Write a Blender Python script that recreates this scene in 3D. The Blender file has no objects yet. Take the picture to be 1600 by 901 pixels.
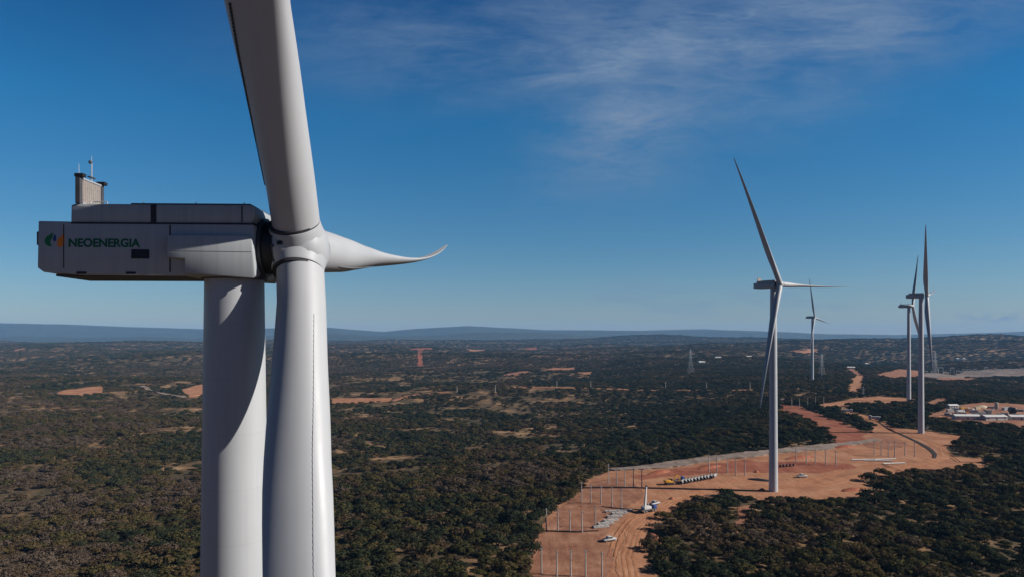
import bpy, bmesh, math, random
import numpy as np
from mathutils import Vector, Matrix, geometry
from mathutils.bvhtree import BVHTree

R = math.radians
random.seed(7)
rng = np.random.default_rng(7)
scene = bpy.context.scene
col = scene.collection

# ------------------------------------------------------------------ camera, sky, sun, exposure
CAMZ = 73.0            # the drone hovers 73 m above the foot of the second turbine
F = 1142.0             # focal length in photo pixels (photo 1600 x 901)
HZ = 525.0             # eye level row in the photo
cam_data = bpy.data.cameras.new('camera')
cam = bpy.data.objects.new('camera', cam_data)
col.objects.link(cam)
cam.location = (0, 0, CAMZ)
cam.rotation_euler = (R(90), 0, 0)
cam_data.sensor_width = 36
cam_data.lens = 36 * F / 1600
cam_data.shift_y = (HZ - 450.5) / 1600
cam_data.clip_start = 0.5
cam_data.clip_end = 60000
scene.camera = cam

SUN_EL, SUN_AZ = 30.0, 99.0        # azimuth clockwise from +Y (the view direction)
sun_dir = Vector((math.cos(R(SUN_EL)) * math.sin(R(SUN_AZ)), math.cos(R(SUN_EL)) * math.cos(R(SUN_AZ)), math.sin(R(SUN_EL))))
sl = bpy.data.lights.new('sun', 'SUN')
sl.energy = 5.0
sl.angle = R(0.5)
sl.color = (1.0, 0.96, 0.91)
so = bpy.data.objects.new('sun', sl)
col.objects.link(so)
so.rotation_euler = sun_dir.to_track_quat('Z', 'Y').to_euler()

scene.view_settings.view_transform = 'Standard'
scene.view_settings.look = 'None'
scene.view_settings.exposure = 0.42
scene.view_settings.gamma = 1.0
scene.view_settings.use_curve_mapping = False
scene.cycles.max_bounces = 6
scene.cycles.transparent_max_bounces = 8
scene.cycles.volume_bounces = 0


class NT:
    """small helper around a node tree"""
    def __init__(self, tree):
        self.t = tree
        tree.nodes.clear()

    def n(self, kind, **kw):
        nd = self.t.nodes.new(kind)
        ins = kw.pop('ins', {})
        for k, v in kw.items():
            setattr(nd, k, v)
        for k, v in ins.items():
            if isinstance(v, bpy.types.NodeSocket):
                self.t.links.new(v, nd.inputs[k])
            else:
                nd.inputs[k].default_value = v
        return nd

    def m(self, op, a, b=0.0, c=None, clamp=False):
        ins = {0: a, 1: b}
        if c is not None:
            ins[2] = c
        return self.n('ShaderNodeMath', operation=op, use_clamp=clamp, ins=ins).outputs[0]

    def noise(self, vec, scale, detail=4, rough=0.55, dist=0.0, lac=2.0):
        return self.n('ShaderNodeTexNoise', ins={'Vector': vec, 'Scale': scale, 'Detail': detail, 'Roughness': rough,
                                                'Distortion': dist, 'Lacunarity': lac}).outputs[0]

    def ramp(self, fac, stops, interp='LINEAR'):
        nd = self.n('ShaderNodeValToRGB', ins={0: fac})
        cr = nd.color_ramp
        cr.interpolation = interp
        while len(cr.elements) < len(stops):
            cr.elements.new(0.5)
        for e, (p, c) in zip(cr.elements, stops):
            e.position = p
            e.color = (c, c, c, 1) if isinstance(c, (int, float)) else (*c, 1)
        return nd.outputs[0]

    def mix(self, fac, a, b, blend='MIX'):
        nd = self.n('ShaderNodeMix', data_type='RGBA', blend_type=blend)
        for k, v in ((0, fac), (6, a), (7, b)):
            if isinstance(v, bpy.types.NodeSocket):
                self.t.links.new(v, nd.inputs[k])
            else:
                nd.inputs[k].default_value = v if k == 0 else (*v, 1)
        return nd.outputs[2]


def smooth(nt, x, lo, hi):
    return nt.n('ShaderNodeMapRange', interpolation_type='SMOOTHSTEP', ins={0: x, 1: lo, 2: hi, 3: 0.0, 4: 1.0}).outputs[0]


world = bpy.data.worlds.new('World')
scene.world = world
world.use_nodes = True
w = NT(world.node_tree)
sky = w.n('ShaderNodeTexSky', sky_type='NISHITA', sun_disc=False, sun_elevation=R(SUN_EL), sun_rotation=R(SUN_AZ),
          altitude=400, air_density=1.0, dust_density=0.2, ozone_density=2.0)
tc = w.n('ShaderNodeTexCoord').outputs['Generated']
sx = w.n('ShaderNodeSeparateXYZ', ins={0: tc})
sat = w.n('ShaderNodeHueSaturation', ins={'Hue': 0.5, 'Saturation': 1.15, 'Value': 1.0, 'Color': sky.outputs[0]}).outputs[0]
# polarised look of the photo: cooler towards the horizon, dark blue higher up, unseen zenith dimmed to weaken fill light
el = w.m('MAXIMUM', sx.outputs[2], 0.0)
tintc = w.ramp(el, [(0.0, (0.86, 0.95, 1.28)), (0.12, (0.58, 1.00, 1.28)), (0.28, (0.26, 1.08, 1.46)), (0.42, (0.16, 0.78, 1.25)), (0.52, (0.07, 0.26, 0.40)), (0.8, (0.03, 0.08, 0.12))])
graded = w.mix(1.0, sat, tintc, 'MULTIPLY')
# sky behind the camera, out of view, dimmed to cut fill light on shaded faces
rear_dim = w.ramp(w.m('ADD', w.m('MULTIPLY', sx.outputs[1], 0.5), 0.5), [(0.05, (0.16, 0.42, 0.68)), (0.40, (0.23, 0.50, 0.74)), (0.62, 1.0)])
graded = w.mix(1.0, graded, rear_dim, 'MULTIPLY')
dy = w.m('MAXIMUM', sx.outputs[1], 0.15)
U = w.m('DIVIDE', sx.outputs[0], dy)
V = w.m('DIVIDE', sx.outputs[2], dy)


def sky_blob(px, py, rx, ry, ang):
    """soft elliptical region of the sky around a direction (given as a photo position)"""
    u0, v0 = (px - 800) / F, (HZ - py) / F
    du, dv = w.m('SUBTRACT', U, u0), w.m('SUBTRACT', V, v0)
    c, s = math.cos(R(ang)), math.sin(R(ang))
    a = w.m('DIVIDE', w.m('ADD', w.m('MULTIPLY', du, c), w.m('MULTIPLY', dv, s)), rx / F)
    b = w.m('DIVIDE', w.m('SUBTRACT', w.m('MULTIPLY', dv, c), w.m('MULTIPLY', du, s)), ry / F)
    d2 = w.m('ADD', w.m('MULTIPLY', a, a), w.m('MULTIPLY', b, b))
    return w.m('EXPONENT', w.m('MULTIPLY', d2, -1.0))


cuv = w.n('ShaderNodeCombineXYZ', ins={0: U, 1: V, 2: 0.0}).outputs[0]
rot = w.n('ShaderNodeMapping', ins={'Vector': cuv, 'Rotation': (0, 0, R(-15)), 'Scale': (1.0, 4.0, 1.0)}).outputs[0]
wisp = w.noise(rot, 4.2, 10, 0.66, 0.7)
wisp2 = w.noise(rot, 15.0, 8, 0.65, 0.9)
rot3 = w.n('ShaderNodeMapping', ins={'Vector': cuv, 'Rotation': (0, 0, R(35)), 'Scale': (1.0, 2.0, 1.0)}).outputs[0]
soft = w.noise(rot3, 4.0, 8, 0.55, 0.4)
fib = w.m('ADD', w.m('MULTIPLY', smooth(w, wisp, 0.33, 0.74), 0.75), w.m('MULTIPLY', smooth(w, wisp2, 0.38, 0.72), 0.35))
pat = smooth(w, soft, 0.30, 0.72)
terms = []
for (px, py, rx, ry, ang, k) in ((1000, 40, 420, 75, 6, 0.62), (900, 118, 190, 20, 14, 0.50), (1000, 66, 200, 24, 12, 0.38),
                                 (970, 200, 130, 85, 25, 1.0), (640, 40, 260, 80, 0, 0.30), (1360, 40, 270, 60, 8, 0.85),
                                 (1180, 170, 210, 70, 15, 0.5)):
    terms.append(w.m('MULTIPLY', sky_blob(px, py, rx, ry, ang), k))
acc = terms[0]
for t_ in terms[1:]:
    acc = w.m('ADD', acc, t_)
cirrus = w.m('MULTIPLY', acc, w.m('ADD', w.m('MULTIPLY', fib, 0.75), w.m('MULTIPLY', pat, 0.45)))
low = w.noise(w.n('ShaderNodeMapping', ins={'Vector': cuv, 'Scale': (1, 5, 1)}).outputs[0], 9.0, 5, 0.6)
lowmask = w.m('ADD', w.m('MULTIPLY', sky_blob(1060, 465, 200, 30, 2), 0.5), w.m('MULTIPLY', sky_blob(1240, 470, 220, 14, 0), 0.25))
lowc = w.m('MULTIPLY', lowmask, smooth(w, low, 0.4, 0.65))
puff = w.noise(w.n('ShaderNodeMapping', ins={'Vector': cuv, 'Scale': (1, 2.2, 1)}).outputs[0], 36.0, 5, 0.6)
puffs = w.m('MULTIPLY', w.m('ADD', sky_blob(1555, 495, 60, 7, 0), w.m('MULTIPLY', sky_blob(1295, 482, 25, 5, 0), 0.7)), smooth(w, puff, 0.42, 0.60))
cl = w.m('ADD', w.m('ADD', cirrus, lowc), w.m('MULTIPLY', puffs, 0.9), clamp=True)
cloud_col = w.n('ShaderNodeRGB')
cloud_col.outputs[0].default_value = (3.0, 4.5, 6.9, 1)
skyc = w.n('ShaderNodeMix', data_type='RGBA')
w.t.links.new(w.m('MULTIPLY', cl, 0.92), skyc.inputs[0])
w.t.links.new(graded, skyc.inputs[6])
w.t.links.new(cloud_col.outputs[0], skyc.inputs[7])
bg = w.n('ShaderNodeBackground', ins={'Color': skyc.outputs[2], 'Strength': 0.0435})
wo = w.n('ShaderNodeOutputWorld', ins={'Surface': bg.outputs[0]})


# ------------------------------------------------------------------ helpers: materials
def mat_new(name):
    m = bpy.data.materials.new(name)
    m.use_nodes = True
    return m, NT(m.node_tree)


def finish(m, nt, color, rough=0.8, metal=0.0, bump=None, bump_d=0.02, spec=0.3):
    b = nt.n('ShaderNodeBsdfPrincipled')
    for k, v in (('Base Color', color), ('Roughness', rough), ('Metallic', metal), ('Specular IOR Level', spec)):
        if isinstance(v, bpy.types.NodeSocket):
            nt.t.links.new(v, b.inputs[k])
        else:
            b.inputs[k].default_value = (*v, 1) if k == 'Base Color' else v
    if bump is not None:
        bn = nt.n('ShaderNodeBump', ins={'Height': bump, 'Distance': bump_d, 'Strength': 1.0})
        nt.t.links.new(bn.outputs[0], b.inputs['Normal'])
    nt.n('ShaderNodeOutputMaterial', ins={'Surface': b.outputs[0]})
    return m


def simple(name, c, rough=0.6, var=0.12, scale=1.5, metal=0.0):
    m, nt = mat_new(name)
    co = nt.n('ShaderNodeTexCoord').outputs['Object']
    f = nt.noise(co, scale, 5, 0.6)
    d = tuple(x * (1 - var) for x in c)
    u = tuple(min(1, x * (1 + var)) for x in c)
    return finish(m, nt, nt.ramp(f, [(0.3, d), (0.7, u)]), rough, metal)


def paint_mat(name, c, streak=0.10):
    """weathered turbine paint: faint vertical streaks and grime, tower can seams excluded"""
    m, nt = mat_new(name)
    co = nt.n('ShaderNodeTexCoord').outputs['Object']
    st = nt.noise(nt.n('ShaderNodeMapping', ins={'Vector': co, 'Scale': (3.0, 3.0, 0.10)}).outputs[0], 1.2, 5, 0.6)
    gr = nt.noise(co, 0.35, 4, 0.5)
    f = nt.m('ADD', nt.m('MULTIPLY', st, 0.6), nt.m('MULTIPLY', gr, 0.4))
    cc = nt.ramp(f, [(0.3, tuple(x * (1 - streak) for x in c)), (0.65, c)])
    if name == 'turbine_paint':
        # rolled steel cans of slightly different paint batch, with a thin weld line between them
        zc = nt.m('DIVIDE', nt.n('ShaderNodeSeparateXYZ', ins={0: co}).outputs[2], 2.9)
        can = nt.n('ShaderNodeTexWhiteNoise', noise_dimensions='1D', ins={'W': nt.m('FLOOR', zc)}).outputs[0]
        line = nt.m('LESS_THAN', nt.m('FRACT', zc), 0.014)
        v = nt.m('SUBTRACT', nt.m('ADD', nt.m('MULTIPLY', can, 0.045), 0.96), nt.m('MULTIPLY', line, 0.07))
        cc = nt.mix(1.0, cc, nt.n('ShaderNodeCombineColor', ins={0: v, 1: v, 2: v}).outputs[0], 'MULTIPLY')
    rr = nt.ramp(gr, [(0.3, 0.42), (0.7, 0.56)])
    return finish(m, nt, cc, rr, 0, spec=0.35)


M = {}
M['paint'] = paint_mat('turbine_paint', (0.395, 0.40, 0.405))
M['blade'] = paint_mat('blade_gelcoat', (0.37, 0.372, 0.375), 0.07)
M['nacelle'] = paint_mat('nacelle_fibreglass', (0.37, 0.385, 0.385), 0.20)
M['hub'] = paint_mat('hub_casting_paint', (0.345, 0.35, 0.355), 0.10)
M['seam'] = simple('dark_rubber_seam', (0.03, 0.03, 0.034), 0.7)
M['finstrip'] = simple('grey_fin_strip', (0.29, 0.29, 0.29), 0.6)
M['black'] = simple('black_metal', (0.015, 0.015, 0.017), 0.5)
M['darkmetal'] = simple('dark_metal', (0.05, 0.05, 0.055), 0.5)
M['mesh'] = simple('radiator_grille', (0.23, 0.18, 0.15), 0.6, 0.3, 9.0)
M['green'] = simple('green_lettering', (0.0, 0.10, 0.04), 0.5, 0.03)
M['leafgreen'] = simple('green_emblem', (0.01, 0.16, 0.05), 0.5, 0.03)
M['blue'] = simple('blue_paint', (0.02, 0.06, 0.22), 0.5, 0.05)
M['orange'] = simple('orange_paint', (0.75, 0.20, 0.01), 0.5, 0.05)
M['yellow'] = simple('yellow_machine_paint', (0.55, 0.27, 0.03), 0.5, 0.1)
M['white'] = simple('white_vehicle_paint', (0.46, 0.44, 0.41), 0.35, 0.05)
M['red'] = simple('red_paint', (0.45, 0.05, 0.03), 0.5, 0.1)
M['glass'] = simple('dark_vehicle_glass', (0.02, 0.025, 0.03), 0.1, 0.05)
M['tyre'] = simple('tyre_rubber', (0.02, 0.02, 0.02), 0.85)
M['concrete'] = simple('concrete', (0.38, 0.36, 0.33), 0.85, 0.18, 0.8)
M['palecon'] = simple('pale_concrete', (0.33, 0.295, 0.26), 0.85, 0.15, 0.8)
M['galv'] = simple('galvanised_steel', (0.36, 0.37, 0.38), 0.5, 0.1, 1.0, 0.3)
M['roofwhite'] = simple('white_roof_sheet', (0.55, 0.54, 0.52), 0.5, 0.1, 0.3)
M['wallpale'] = simple('pale_plaster', (0.50, 0.46, 0.40), 0.85, 0.12, 0.3)
M['tile'] = simple('clay_roof_tile', (0.38, 0.15, 0.08), 0.85, 0.2, 0.6)
M['pipe'] = simple('grey_pipe_concrete', (0.27, 0.245, 0.225), 0.8, 0.15, 0.8)
M['bark'] = simple('grey_brown_bark', (0.09, 0.07, 0.055), 0.9, 0.3, 3.0)
M['soilpile'] = simple('red_soil_heap', (0.30, 0.11, 0.05), 0.95, 0.25, 0.6)
M['sand'] = simple('pale_sand_heap', (0.50, 0.40, 0.28), 0.95, 0.15, 0.6)


def foliage_mat():
    m, nt = mat_new('scrub_leaves')
    at = nt.n('ShaderNodeAttribute', attribute_type='INSTANCER', attribute_name='tint').outputs['Fac']
    isl = nt.n('ShaderNodeNewGeometry').outputs['Random Per Island']
    f = nt.m('ADD', at, nt.m('MULTIPLY', nt.m('SUBTRACT', isl, 0.5), 0.22), clamp=True)
    c = nt.ramp(f, [(0.0, (0.029, 0.036, 0.019)), (0.28, (0.043, 0.045, 0.023)), (0.46, (0.074, 0.064, 0.022)),
                    (0.64, (0.098, 0.066, 0.030)), (0.82, (0.078, 0.053, 0.037)), (1.0, (0.115, 0.084, 0.060))])
    v = nt.m('ADD', nt.m('MULTIPLY', isl, 0.6), 0.7)
    c = nt.mix(1.0, c, nt.n('ShaderNodeCombineColor', ins={0: v, 1: v, 2: v}).outputs[0], 'MULTIPLY')
    d = nt.n('ShaderNodeBsdfDiffuse', ins={'Color': c, 'Roughness': 0.6})
    tr = nt.n('ShaderNodeBsdfTranslucent', ins={'Color': c})
    mx = nt.n('ShaderNodeMixShader', ins={0: 0.18, 1: d.outputs[0], 2: tr.outputs[0]})
    nt.n('ShaderNodeOutputMaterial', ins={'Surface': mx.outputs[0]})
    return m


M['leaf'] = foliage_mat()


def ground_mat():
    m, nt = mat_new('scrubland_soil')
    co = nt.n('ShaderNodeTexCoord').outputs['Object']
    big = nt.noise(co, 0.0035, 6, 0.6)
    mid = nt.noise(co, 0.03, 6, 0.65)
    fine = nt.noise(co, 0.28, 6, 0.7)
    soil = nt.ramp(mid, [(0.35, (0.055, 0.034, 0.019)), (0.48, (0.11, 0.066, 0.035)), (0.58, (0.24, 0.140, 0.070)), (0.70, (0.36, 0.225, 0.125))])
    litter = nt.ramp(fine, [(0.35, (0.040, 0.035, 0.019)), (0.55, (0.080, 0.060, 0.032)), (0.72, (0.15, 0.105, 0.06))])
    brk = nt.noise(co, 0.11, 6, 0.7)
    near = nt.mix(smooth(nt, nt.m('ADD', nt.m('MULTIPLY', big, 0.3), nt.m('ADD', nt.m('MULTIPLY', mid, 0.3), nt.m('MULTIPLY', brk, 0.4))), 0.44, 0.56), litter, soil)
    # the far hills carry closed scrub of their own colour
    sp = nt.n('ShaderNodeSeparateXYZ', ins={0: co})
    far = smooth(nt, sp.outputs[1], 4500.0, 6500.0)
    wood = nt.ramp(nt.noise(co, 0.012, 8, 0.7), [(0.35, (0.022, 0.027, 0.012)), (0.55, (0.045, 0.045, 0.022)), (0.72, (0.085, 0.066, 0.038))])
    c = nt.mix(far, near, wood)
    return finish(m, nt, c, 0.95, 0, nt.m('ADD', nt.m('MULTIPLY', mid, 2.0), nt.m('MULTIPLY', fine, 0.6)), 0.8, 0.1)


def dirt_mat(name, a, b, c3, scale=0.06):
    m, nt = mat_new(name)
    co = nt.n('ShaderNodeTexCoord').outputs['Object']
    n1 = nt.noise(co, scale, 6, 0.62)
    n2 = nt.noise(co, scale * 9, 5, 0.65)
    tr = nt.noise(nt.n('ShaderNodeMapping', ins={'Vector': co, 'Rotation': (0, 0, R(-35)), 'Scale': (1.0, 0.12, 1.0)}).outputs[0], 0.35, 4, 0.6)
    f = nt.m('ADD', nt.m('ADD', nt.m('MULTIPLY', n1, 0.5), nt.m('MULTIPLY', n2, 0.2)), nt.m('MULTIPLY', tr, 0.3))
    cc = nt.ramp(f, [(0.36, a), (0.5, b), (0.64, c3)])
    return finish(m, nt, cc, 0.95, 0, n2, 0.25, 0.1)


M['ground'] = ground_mat()
M['dirt'] = dirt_mat('orange_dirt', (0.21, 0.088, 0.046), (0.325, 0.150, 0.079), (0.41, 0.215, 0.125))
M['reddirt'] = dirt_mat('red_earth', (0.155, 0.046, 0.028), (0.24, 0.080, 0.044), (0.32, 0.135, 0.080))
M['scrape'] = dirt_mat('scraped_earth', (0.145, 0.062, 0.036), (0.25, 0.113, 0.066), (0.35, 0.185, 0.115), 0.10)
M['gravel'] = dirt_mat('grey_gravel', (0.11, 0.078, 0.060), (0.21, 0.158, 0.127), (0.31, 0.25, 0.21), 0.09)
M['subyard'] = dirt_mat('grey_pink_gravel', (0.10, 0.072, 0.057), (0.19, 0.14, 0.115), (0.29, 0.22, 0.185), 0.03)
M['lane'] = dirt_mat('packed_pale_dirt', (0.27, 0.118, 0.060), (0.37, 0.175, 0.093), (0.44, 0.23, 0.13), 0.12)
M['rut'] = dirt_mat('rutted_red_dirt', (0.21, 0.085, 0.042), (0.32, 0.140, 0.070), (0.42, 0.20, 0.10), 0.15)
M['trench'] = simple('shaded_trench_soil', (0.022, 0.012, 0.009), 0.95, 0.2, 0.5)  # shade inside a trench, put into one near-black soil colour

# ------------------------------------------------------------------ helpers: objects and meshes


def tag(o, label=None, cat=None, group=None, kind=None):
    if label:
        o['label'] = label
    if cat:
        o['category'] = cat
    if group:
        o['group'] = group
    if kind:
        o['kind'] = kind
    return o


def empty(name, loc, rz=0.0, label=None, cat=None, group=None):
    o = bpy.data.objects.new(name, None)
    col.objects.link(o)
    o.location = loc
    o.rotation_euler = (0, 0, rz)
    o.empty_display_size = 0.5
    return tag(o, label, cat, group)


class MB:
    def __init__(self):
        self.bm = bmesh.new()

    def poly_prism(self, pts, axis, a0, a1):
        """extrude a 2-D outline along an axis ('x','y','z') from a0 to a1"""
        def P(p, a):
            return {'x': (a, p[0], p[1]), 'y': (p[0], a, p[1]), 'z': (p[0], p[1], a)}[axis]
        v0 = [self.bm.verts.new(P(p, a0)) for p in pts]
        v1 = [self.bm.verts.new(P(p, a1)) for p in pts]
        self.bm.faces.new(v0)
        self.bm.faces.new(list(reversed(v1)))
        n = len(pts)
        for i in range(n):
            self.bm.faces.new((v0[i], v1[i], v1[(i + 1) % n], v0[(i + 1) % n]))
        return self

    def box(self, x0, x1, y0, y1, z0, z1):
        return self.poly_prism([(x0, y0), (x1, y0), (x1, y1), (x0, y1)], 'z', z0, z1)

    def tube(self, p0, p1, r0, r1=None, n=8, cap=True):
        p0, p1 = Vector(p0), Vector(p1)
        r1 = r0 if r1 is None else r1
        d = (p1 - p0).normalized()
        a = d.orthogonal().normalized()
        b = d.cross(a)
        c0, c1 = [], []
        for i in range(n):
            t = 2 * math.pi * i / n
            o = a * math.cos(t) + b * math.sin(t)
            c0.append(self.bm.verts.new(p0 + o * r0))
            c1.append(self.bm.verts.new(p1 + o * r1))
        for i in range(n):
            j = (i + 1) % n
            self.bm.faces.new((c0[i], c0[j], c1[j], c1[i]))
        if cap:
            self.bm.faces.new(list(reversed(c0)))
            self.bm.faces.new(c1)
        return self

    def lathe(self, prof, axis='z', n=48, origin=(0, 0, 0)):
        """prof = [(a, r)...] along the axis"""
        rings = []
        ox, oy, oz = origin
        for a, r in prof:
            ring = []
            for i in range(n):
                t = 2 * math.pi * i / n
                c, s = r * math.cos(t), r * math.sin(t)
                p = (c, s, a) if axis == 'z' else (a, c, s)
                ring.append(self.bm.verts.new((p[0] + ox, p[1] + oy, p[2] + oz)))
            rings.append(ring)
        for k in range(len(rings) - 1):
            for i in range(n):
                j = (i + 1) % n
                self.bm.faces.new((rings[k][i], rings[k][j], rings[k + 1][j], rings[k + 1][i]))
        self.bm.faces.new(list(reversed(rings[0])))
        self.bm.faces.new(rings[-1])
        return self

    def build(self, name, mat, parent=None, smooth_deg=None, bevel=None):
        bm = self.bm
        bmesh.ops.recalc_face_normals(bm, faces=bm.faces[:])
        if bevel:
            es = [e for e in bm.edges if len(e.link_faces) == 2 and e.calc_face_angle(0) > R(40)]
            bmesh.ops.bevel(bm, geom=es, offset=bevel, segments=2, profile=0.5, affect='EDGES', clamp_overlap=True)
        me = bpy.data.meshes.new(name)
        if smooth_deg is not None:
            for f in bm.faces:
                f.smooth = True
            for e in bm.edges:
                if len(e.link_faces) == 2 and e.calc_face_angle(0) > R(smooth_deg):
                    e.smooth = False
        bm.to_mesh(me)
        bm.free()
        me.materials.append(mat)
        o = bpy.data.objects.new(name, me)
        col.objects.link(o)
        if parent is not None:
            o.parent = parent
        return o


KIDS = {}


def copy_tree(o, parent=None):
    c = o.copy()
    col.objects.link(c)
    if parent is not None:
        c.parent = parent
    for ch in list(o.children):
        copy_tree(ch, c)
    return c


# ------------------------------------------------------------------ terrain height
def vnoise(x, y, seed):
    """smooth value noise"""
    g = np.random.default_rng(seed).random((256, 256))
    xi, yi = np.floor(x).astype(int), np.floor(y).astype(int)
    fx, fy = x - xi, y - yi
    fx = fx * fx * fx * (fx * (fx * 6 - 15) + 10)
    fy = fy * fy * fy * (fy * (fy * 6 - 15) + 10)
    a, b = g[xi % 256, yi % 256], g[(xi + 1) % 256, yi % 256]
    c, d = g[xi % 256, (yi + 1) % 256], g[(xi + 1) % 256, (yi + 1) % 256]
    return (a * (1 - fx) + b * fx) * (1 - fy) + (c * (1 - fx) + d * fx) * fy - 0.5


def fbm(x, y, wave, octs, seed, gain=0.5):
    s, a, tot = 0.0, 1.0, 0.0
    for k in range(octs):
        s = s + a * vnoise(x / wave * 2 ** k + 17.3 * k, y / wave * 2 ** k + 9.1 * k, seed + k)
        tot += a
        a *= gain
    return s / tot


def sstep(x, a, b):
    t = np.clip((x - a) / (b - a), 0, 1)
    return t * t * (3 - 2 * t)


RIDGE = np.array([(-60, 120, -9), (20, 190, -3), (60, 260, -1), (125, 341, 0), (205, 420, 2.0), (290, 515, 4.4), (403, 743, 6.6), (454, 1108, 5.0), (520, 1600, 4.0)], float)
FAR_X = np.array([-900, -300, 0, 100, 200, 320, 510, 600, 650, 730, 850, 1000, 1100, 1200, 1300, 1400, 1500, 1600, 1900, 2500], float)
FAR_Y = np.array([506, 504, 504.5, 506, 510.5, 513.5, 511, 518, 513, 508.5, 514.5, 516, 513.5, 517, 521.5, 523, 520, 517.5, 517, 519], float)


def H(x, y):
    x = np.asarray(x, float)
    y = np.asarray(y, float)
    ds, zs = [], []
    for (ax, ay, az), (bx, by, bz) in zip(RIDGE[:-1], RIDGE[1:]):
        dx, dy_ = bx - ax, by - ay
        t = np.clip(((x - ax) * dx + (y - ay) * dy_) / (dx * dx + dy_ * dy_), 0, 1)
        ds.append(np.sqrt((x - ax - t * dx) ** 2 + (y - ay - t * dy_) ** 2))
        zs.append(az + t * (bz - az))
    best = np.min(ds, axis=0)
    ws = [np.exp(-(d - best) / 45.0) for d in ds]
    rh = sum(w_ * z_ for w_, z_ in zip(ws, zs)) / sum(ws)
    rr = np.hypot(x, y)
    wr = np.exp(-(np.maximum(best - 45, 0) / 170.0) ** 2)
    amp = 3.0 + 34.0 * sstep(rr, 420, 1900)
    left = sstep(-x, -120, 300)
    lowl = -19.0 + 15.0 * sstep(rr, 420, 1500) - 5 * left * sstep(rr, 300, 600) * (1 - sstep(rr, 900, 1500)) + 10.0 * sstep(rr, 2500, 5200)
    n = fbm(x, y, 560.0, 4, 31, 0.48)
    n2 = fbm(x, y, 1900.0, 2, 77, 0.5)
    low = lowl + amp * 1.5 * n + 34.0 * sstep(rr, 1000, 3500) * n2
    low = low + 58.0 * sstep(rr, 480, 1300) * fbm(x * 0.38 + y * 0.12, y, 470.0, 3, 131, 0.45)
    z = rh * wr + low * (1 - wr)
    # wooded rise behind the substation, and a dark hump in the middle distance
    z = z + 52.0 * np.exp(-(((x - 2150) / 1100.0) ** 2 + ((y - 3300) / 800.0) ** 2)) * (1 - wr)
    z = z + 74.0 * np.exp(-(((x - 1350) / 900.0) ** 2 + ((y - 6200) / 700.0) ** 2))
    z = z + 36.0 * np.exp(-(((x + 700) / 2300.0) ** 2 + ((y - 5600) / 700.0) ** 2)) * 0.5
    # beyond the last crest the land drops and the blue tableland rises behind it
    drop = sstep(y, 6600, 8200)
    z = z * (1 - drop) + (-30.0) * drop
    ys = np.maximum(y, 1.0)
    px = 800 + F * x / ys
    top = (HZ - np.interp(px, FAR_X, FAR_Y)) / F * 12500.0 + CAMZ
    up = sstep(y, 10200, 12500)
    gul = fbm(x, y, 1500.0, 5, 55, 0.62) * 230.0
    z = z + up * (top + 30.0 + 26.0 * fbm(x, y, 1700.0, 4, 63, 0.6)) + (up * (1 - up) * 4) * gul
    mid2 = np.exp(-((y - 9300) / 600.0) ** 2) * (96.0 + 210 * fbm(x, y, 2100.0, 4, 91))
    return z + mid2


def terrain_mesh():
    fine = np.linspace(-46, 46, 620)
    left = np.linspace(-180, -46, 60, endpoint=False)
    right = np.linspace(46, 180, 60)[1:]
    th = np.radians(np.concatenate([left, fine, right]))
    th = th[:-1]
    rad = 6.0 * (17500.0 / 6.0) ** (np.linspace(0, 1, 620))
    T, Rr = np.meshgrid(th, rad)
    X, Y = Rr * np.sin(T), Rr * np.cos(T)
    Z = H(X, Y)
    n, mth = X.shape
    verts = np.stack([X, Y, Z], -1).reshape(-1, 3)
    verts = np.vstack([verts, [[0, 0, float(H(0.0, 0.0))]]])
    i = np.arange(n - 1)[:, None] * mth
    j = np.arange(mth)[None, :]
    jn = (j + 1) % mth
    quads = np.stack([i + j, i + mth + j, i + mth + jn, i + jn], -1).reshape(-1, 4)
    c = len(verts) - 1
    tris = np.stack([np.full(mth, c), np.arange(mth), (np.arange(mth) + 1) % mth], -1)
    me = bpy.data.meshes.new('ground')
    me.vertices.add(len(verts))
    me.vertices.foreach_set('co', verts.astype(np.float32).ravel())
    nq, ntri = len(quads), len(tris)
    me.loops.add(nq * 4 + ntri * 3)
    me.loops.foreach_set('vertex_index', np.concatenate([quads[:, ::-1].ravel(), tris.ravel()]).astype(np.int32))
    me.polygons.add(nq + ntri)
    me.polygons.foreach_set('loop_start', np.concatenate([np.arange(nq) * 4, nq * 4 + np.arange(ntri) * 3]).astype(np.int32))
    me.update(calc_edges=True)
    me.validate()
    bm = bmesh.new()
    bm.from_mesh(me)
    bmesh.ops.recalc_face_normals(bm, faces=bm.faces[:])
    bm.normal_update()
    if sum(f.normal.z for f in list(bm.faces)[:200]) < 0:
        bmesh.ops.reverse_faces(bm, faces=bm.faces[:])
    bm.to_mesh(me)
    tree = BVHTree.FromBMesh(bm)
    bm.free()
    me.polygons.foreach_set('use_smooth', np.ones(len(me.polygons), bool))
    me.materials.append(M['ground'])
    o = bpy.data.objects.new('ground', me)
    col.objects.link(o)
    tag(o, kind='structure')
    return o, tree


ground, GT = terrain_mesh()


def gz(x, y):
    h = GT.ray_cast(Vector((x, y, 900.0)), Vector((0, 0, -1)))
    return h[0].z if h[0] else float(H(x, y))


def at(px, py):
    """the ground point seen at a photo pixel"""
    d = Vector(((px - 800) / F, 1.0, (HZ - py) / F)).normalized()
    h = GT.ray_cast(Vector((0, 0, CAMZ)), d)
    if h[0] is None:
        return Vector((d.x / d.y * 5000, 5000, float(H(d.x / d.y * 5000, 5000))))
    return h[0]


CLEAR = []      # outlines (world x, y) where no scrub grows


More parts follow.
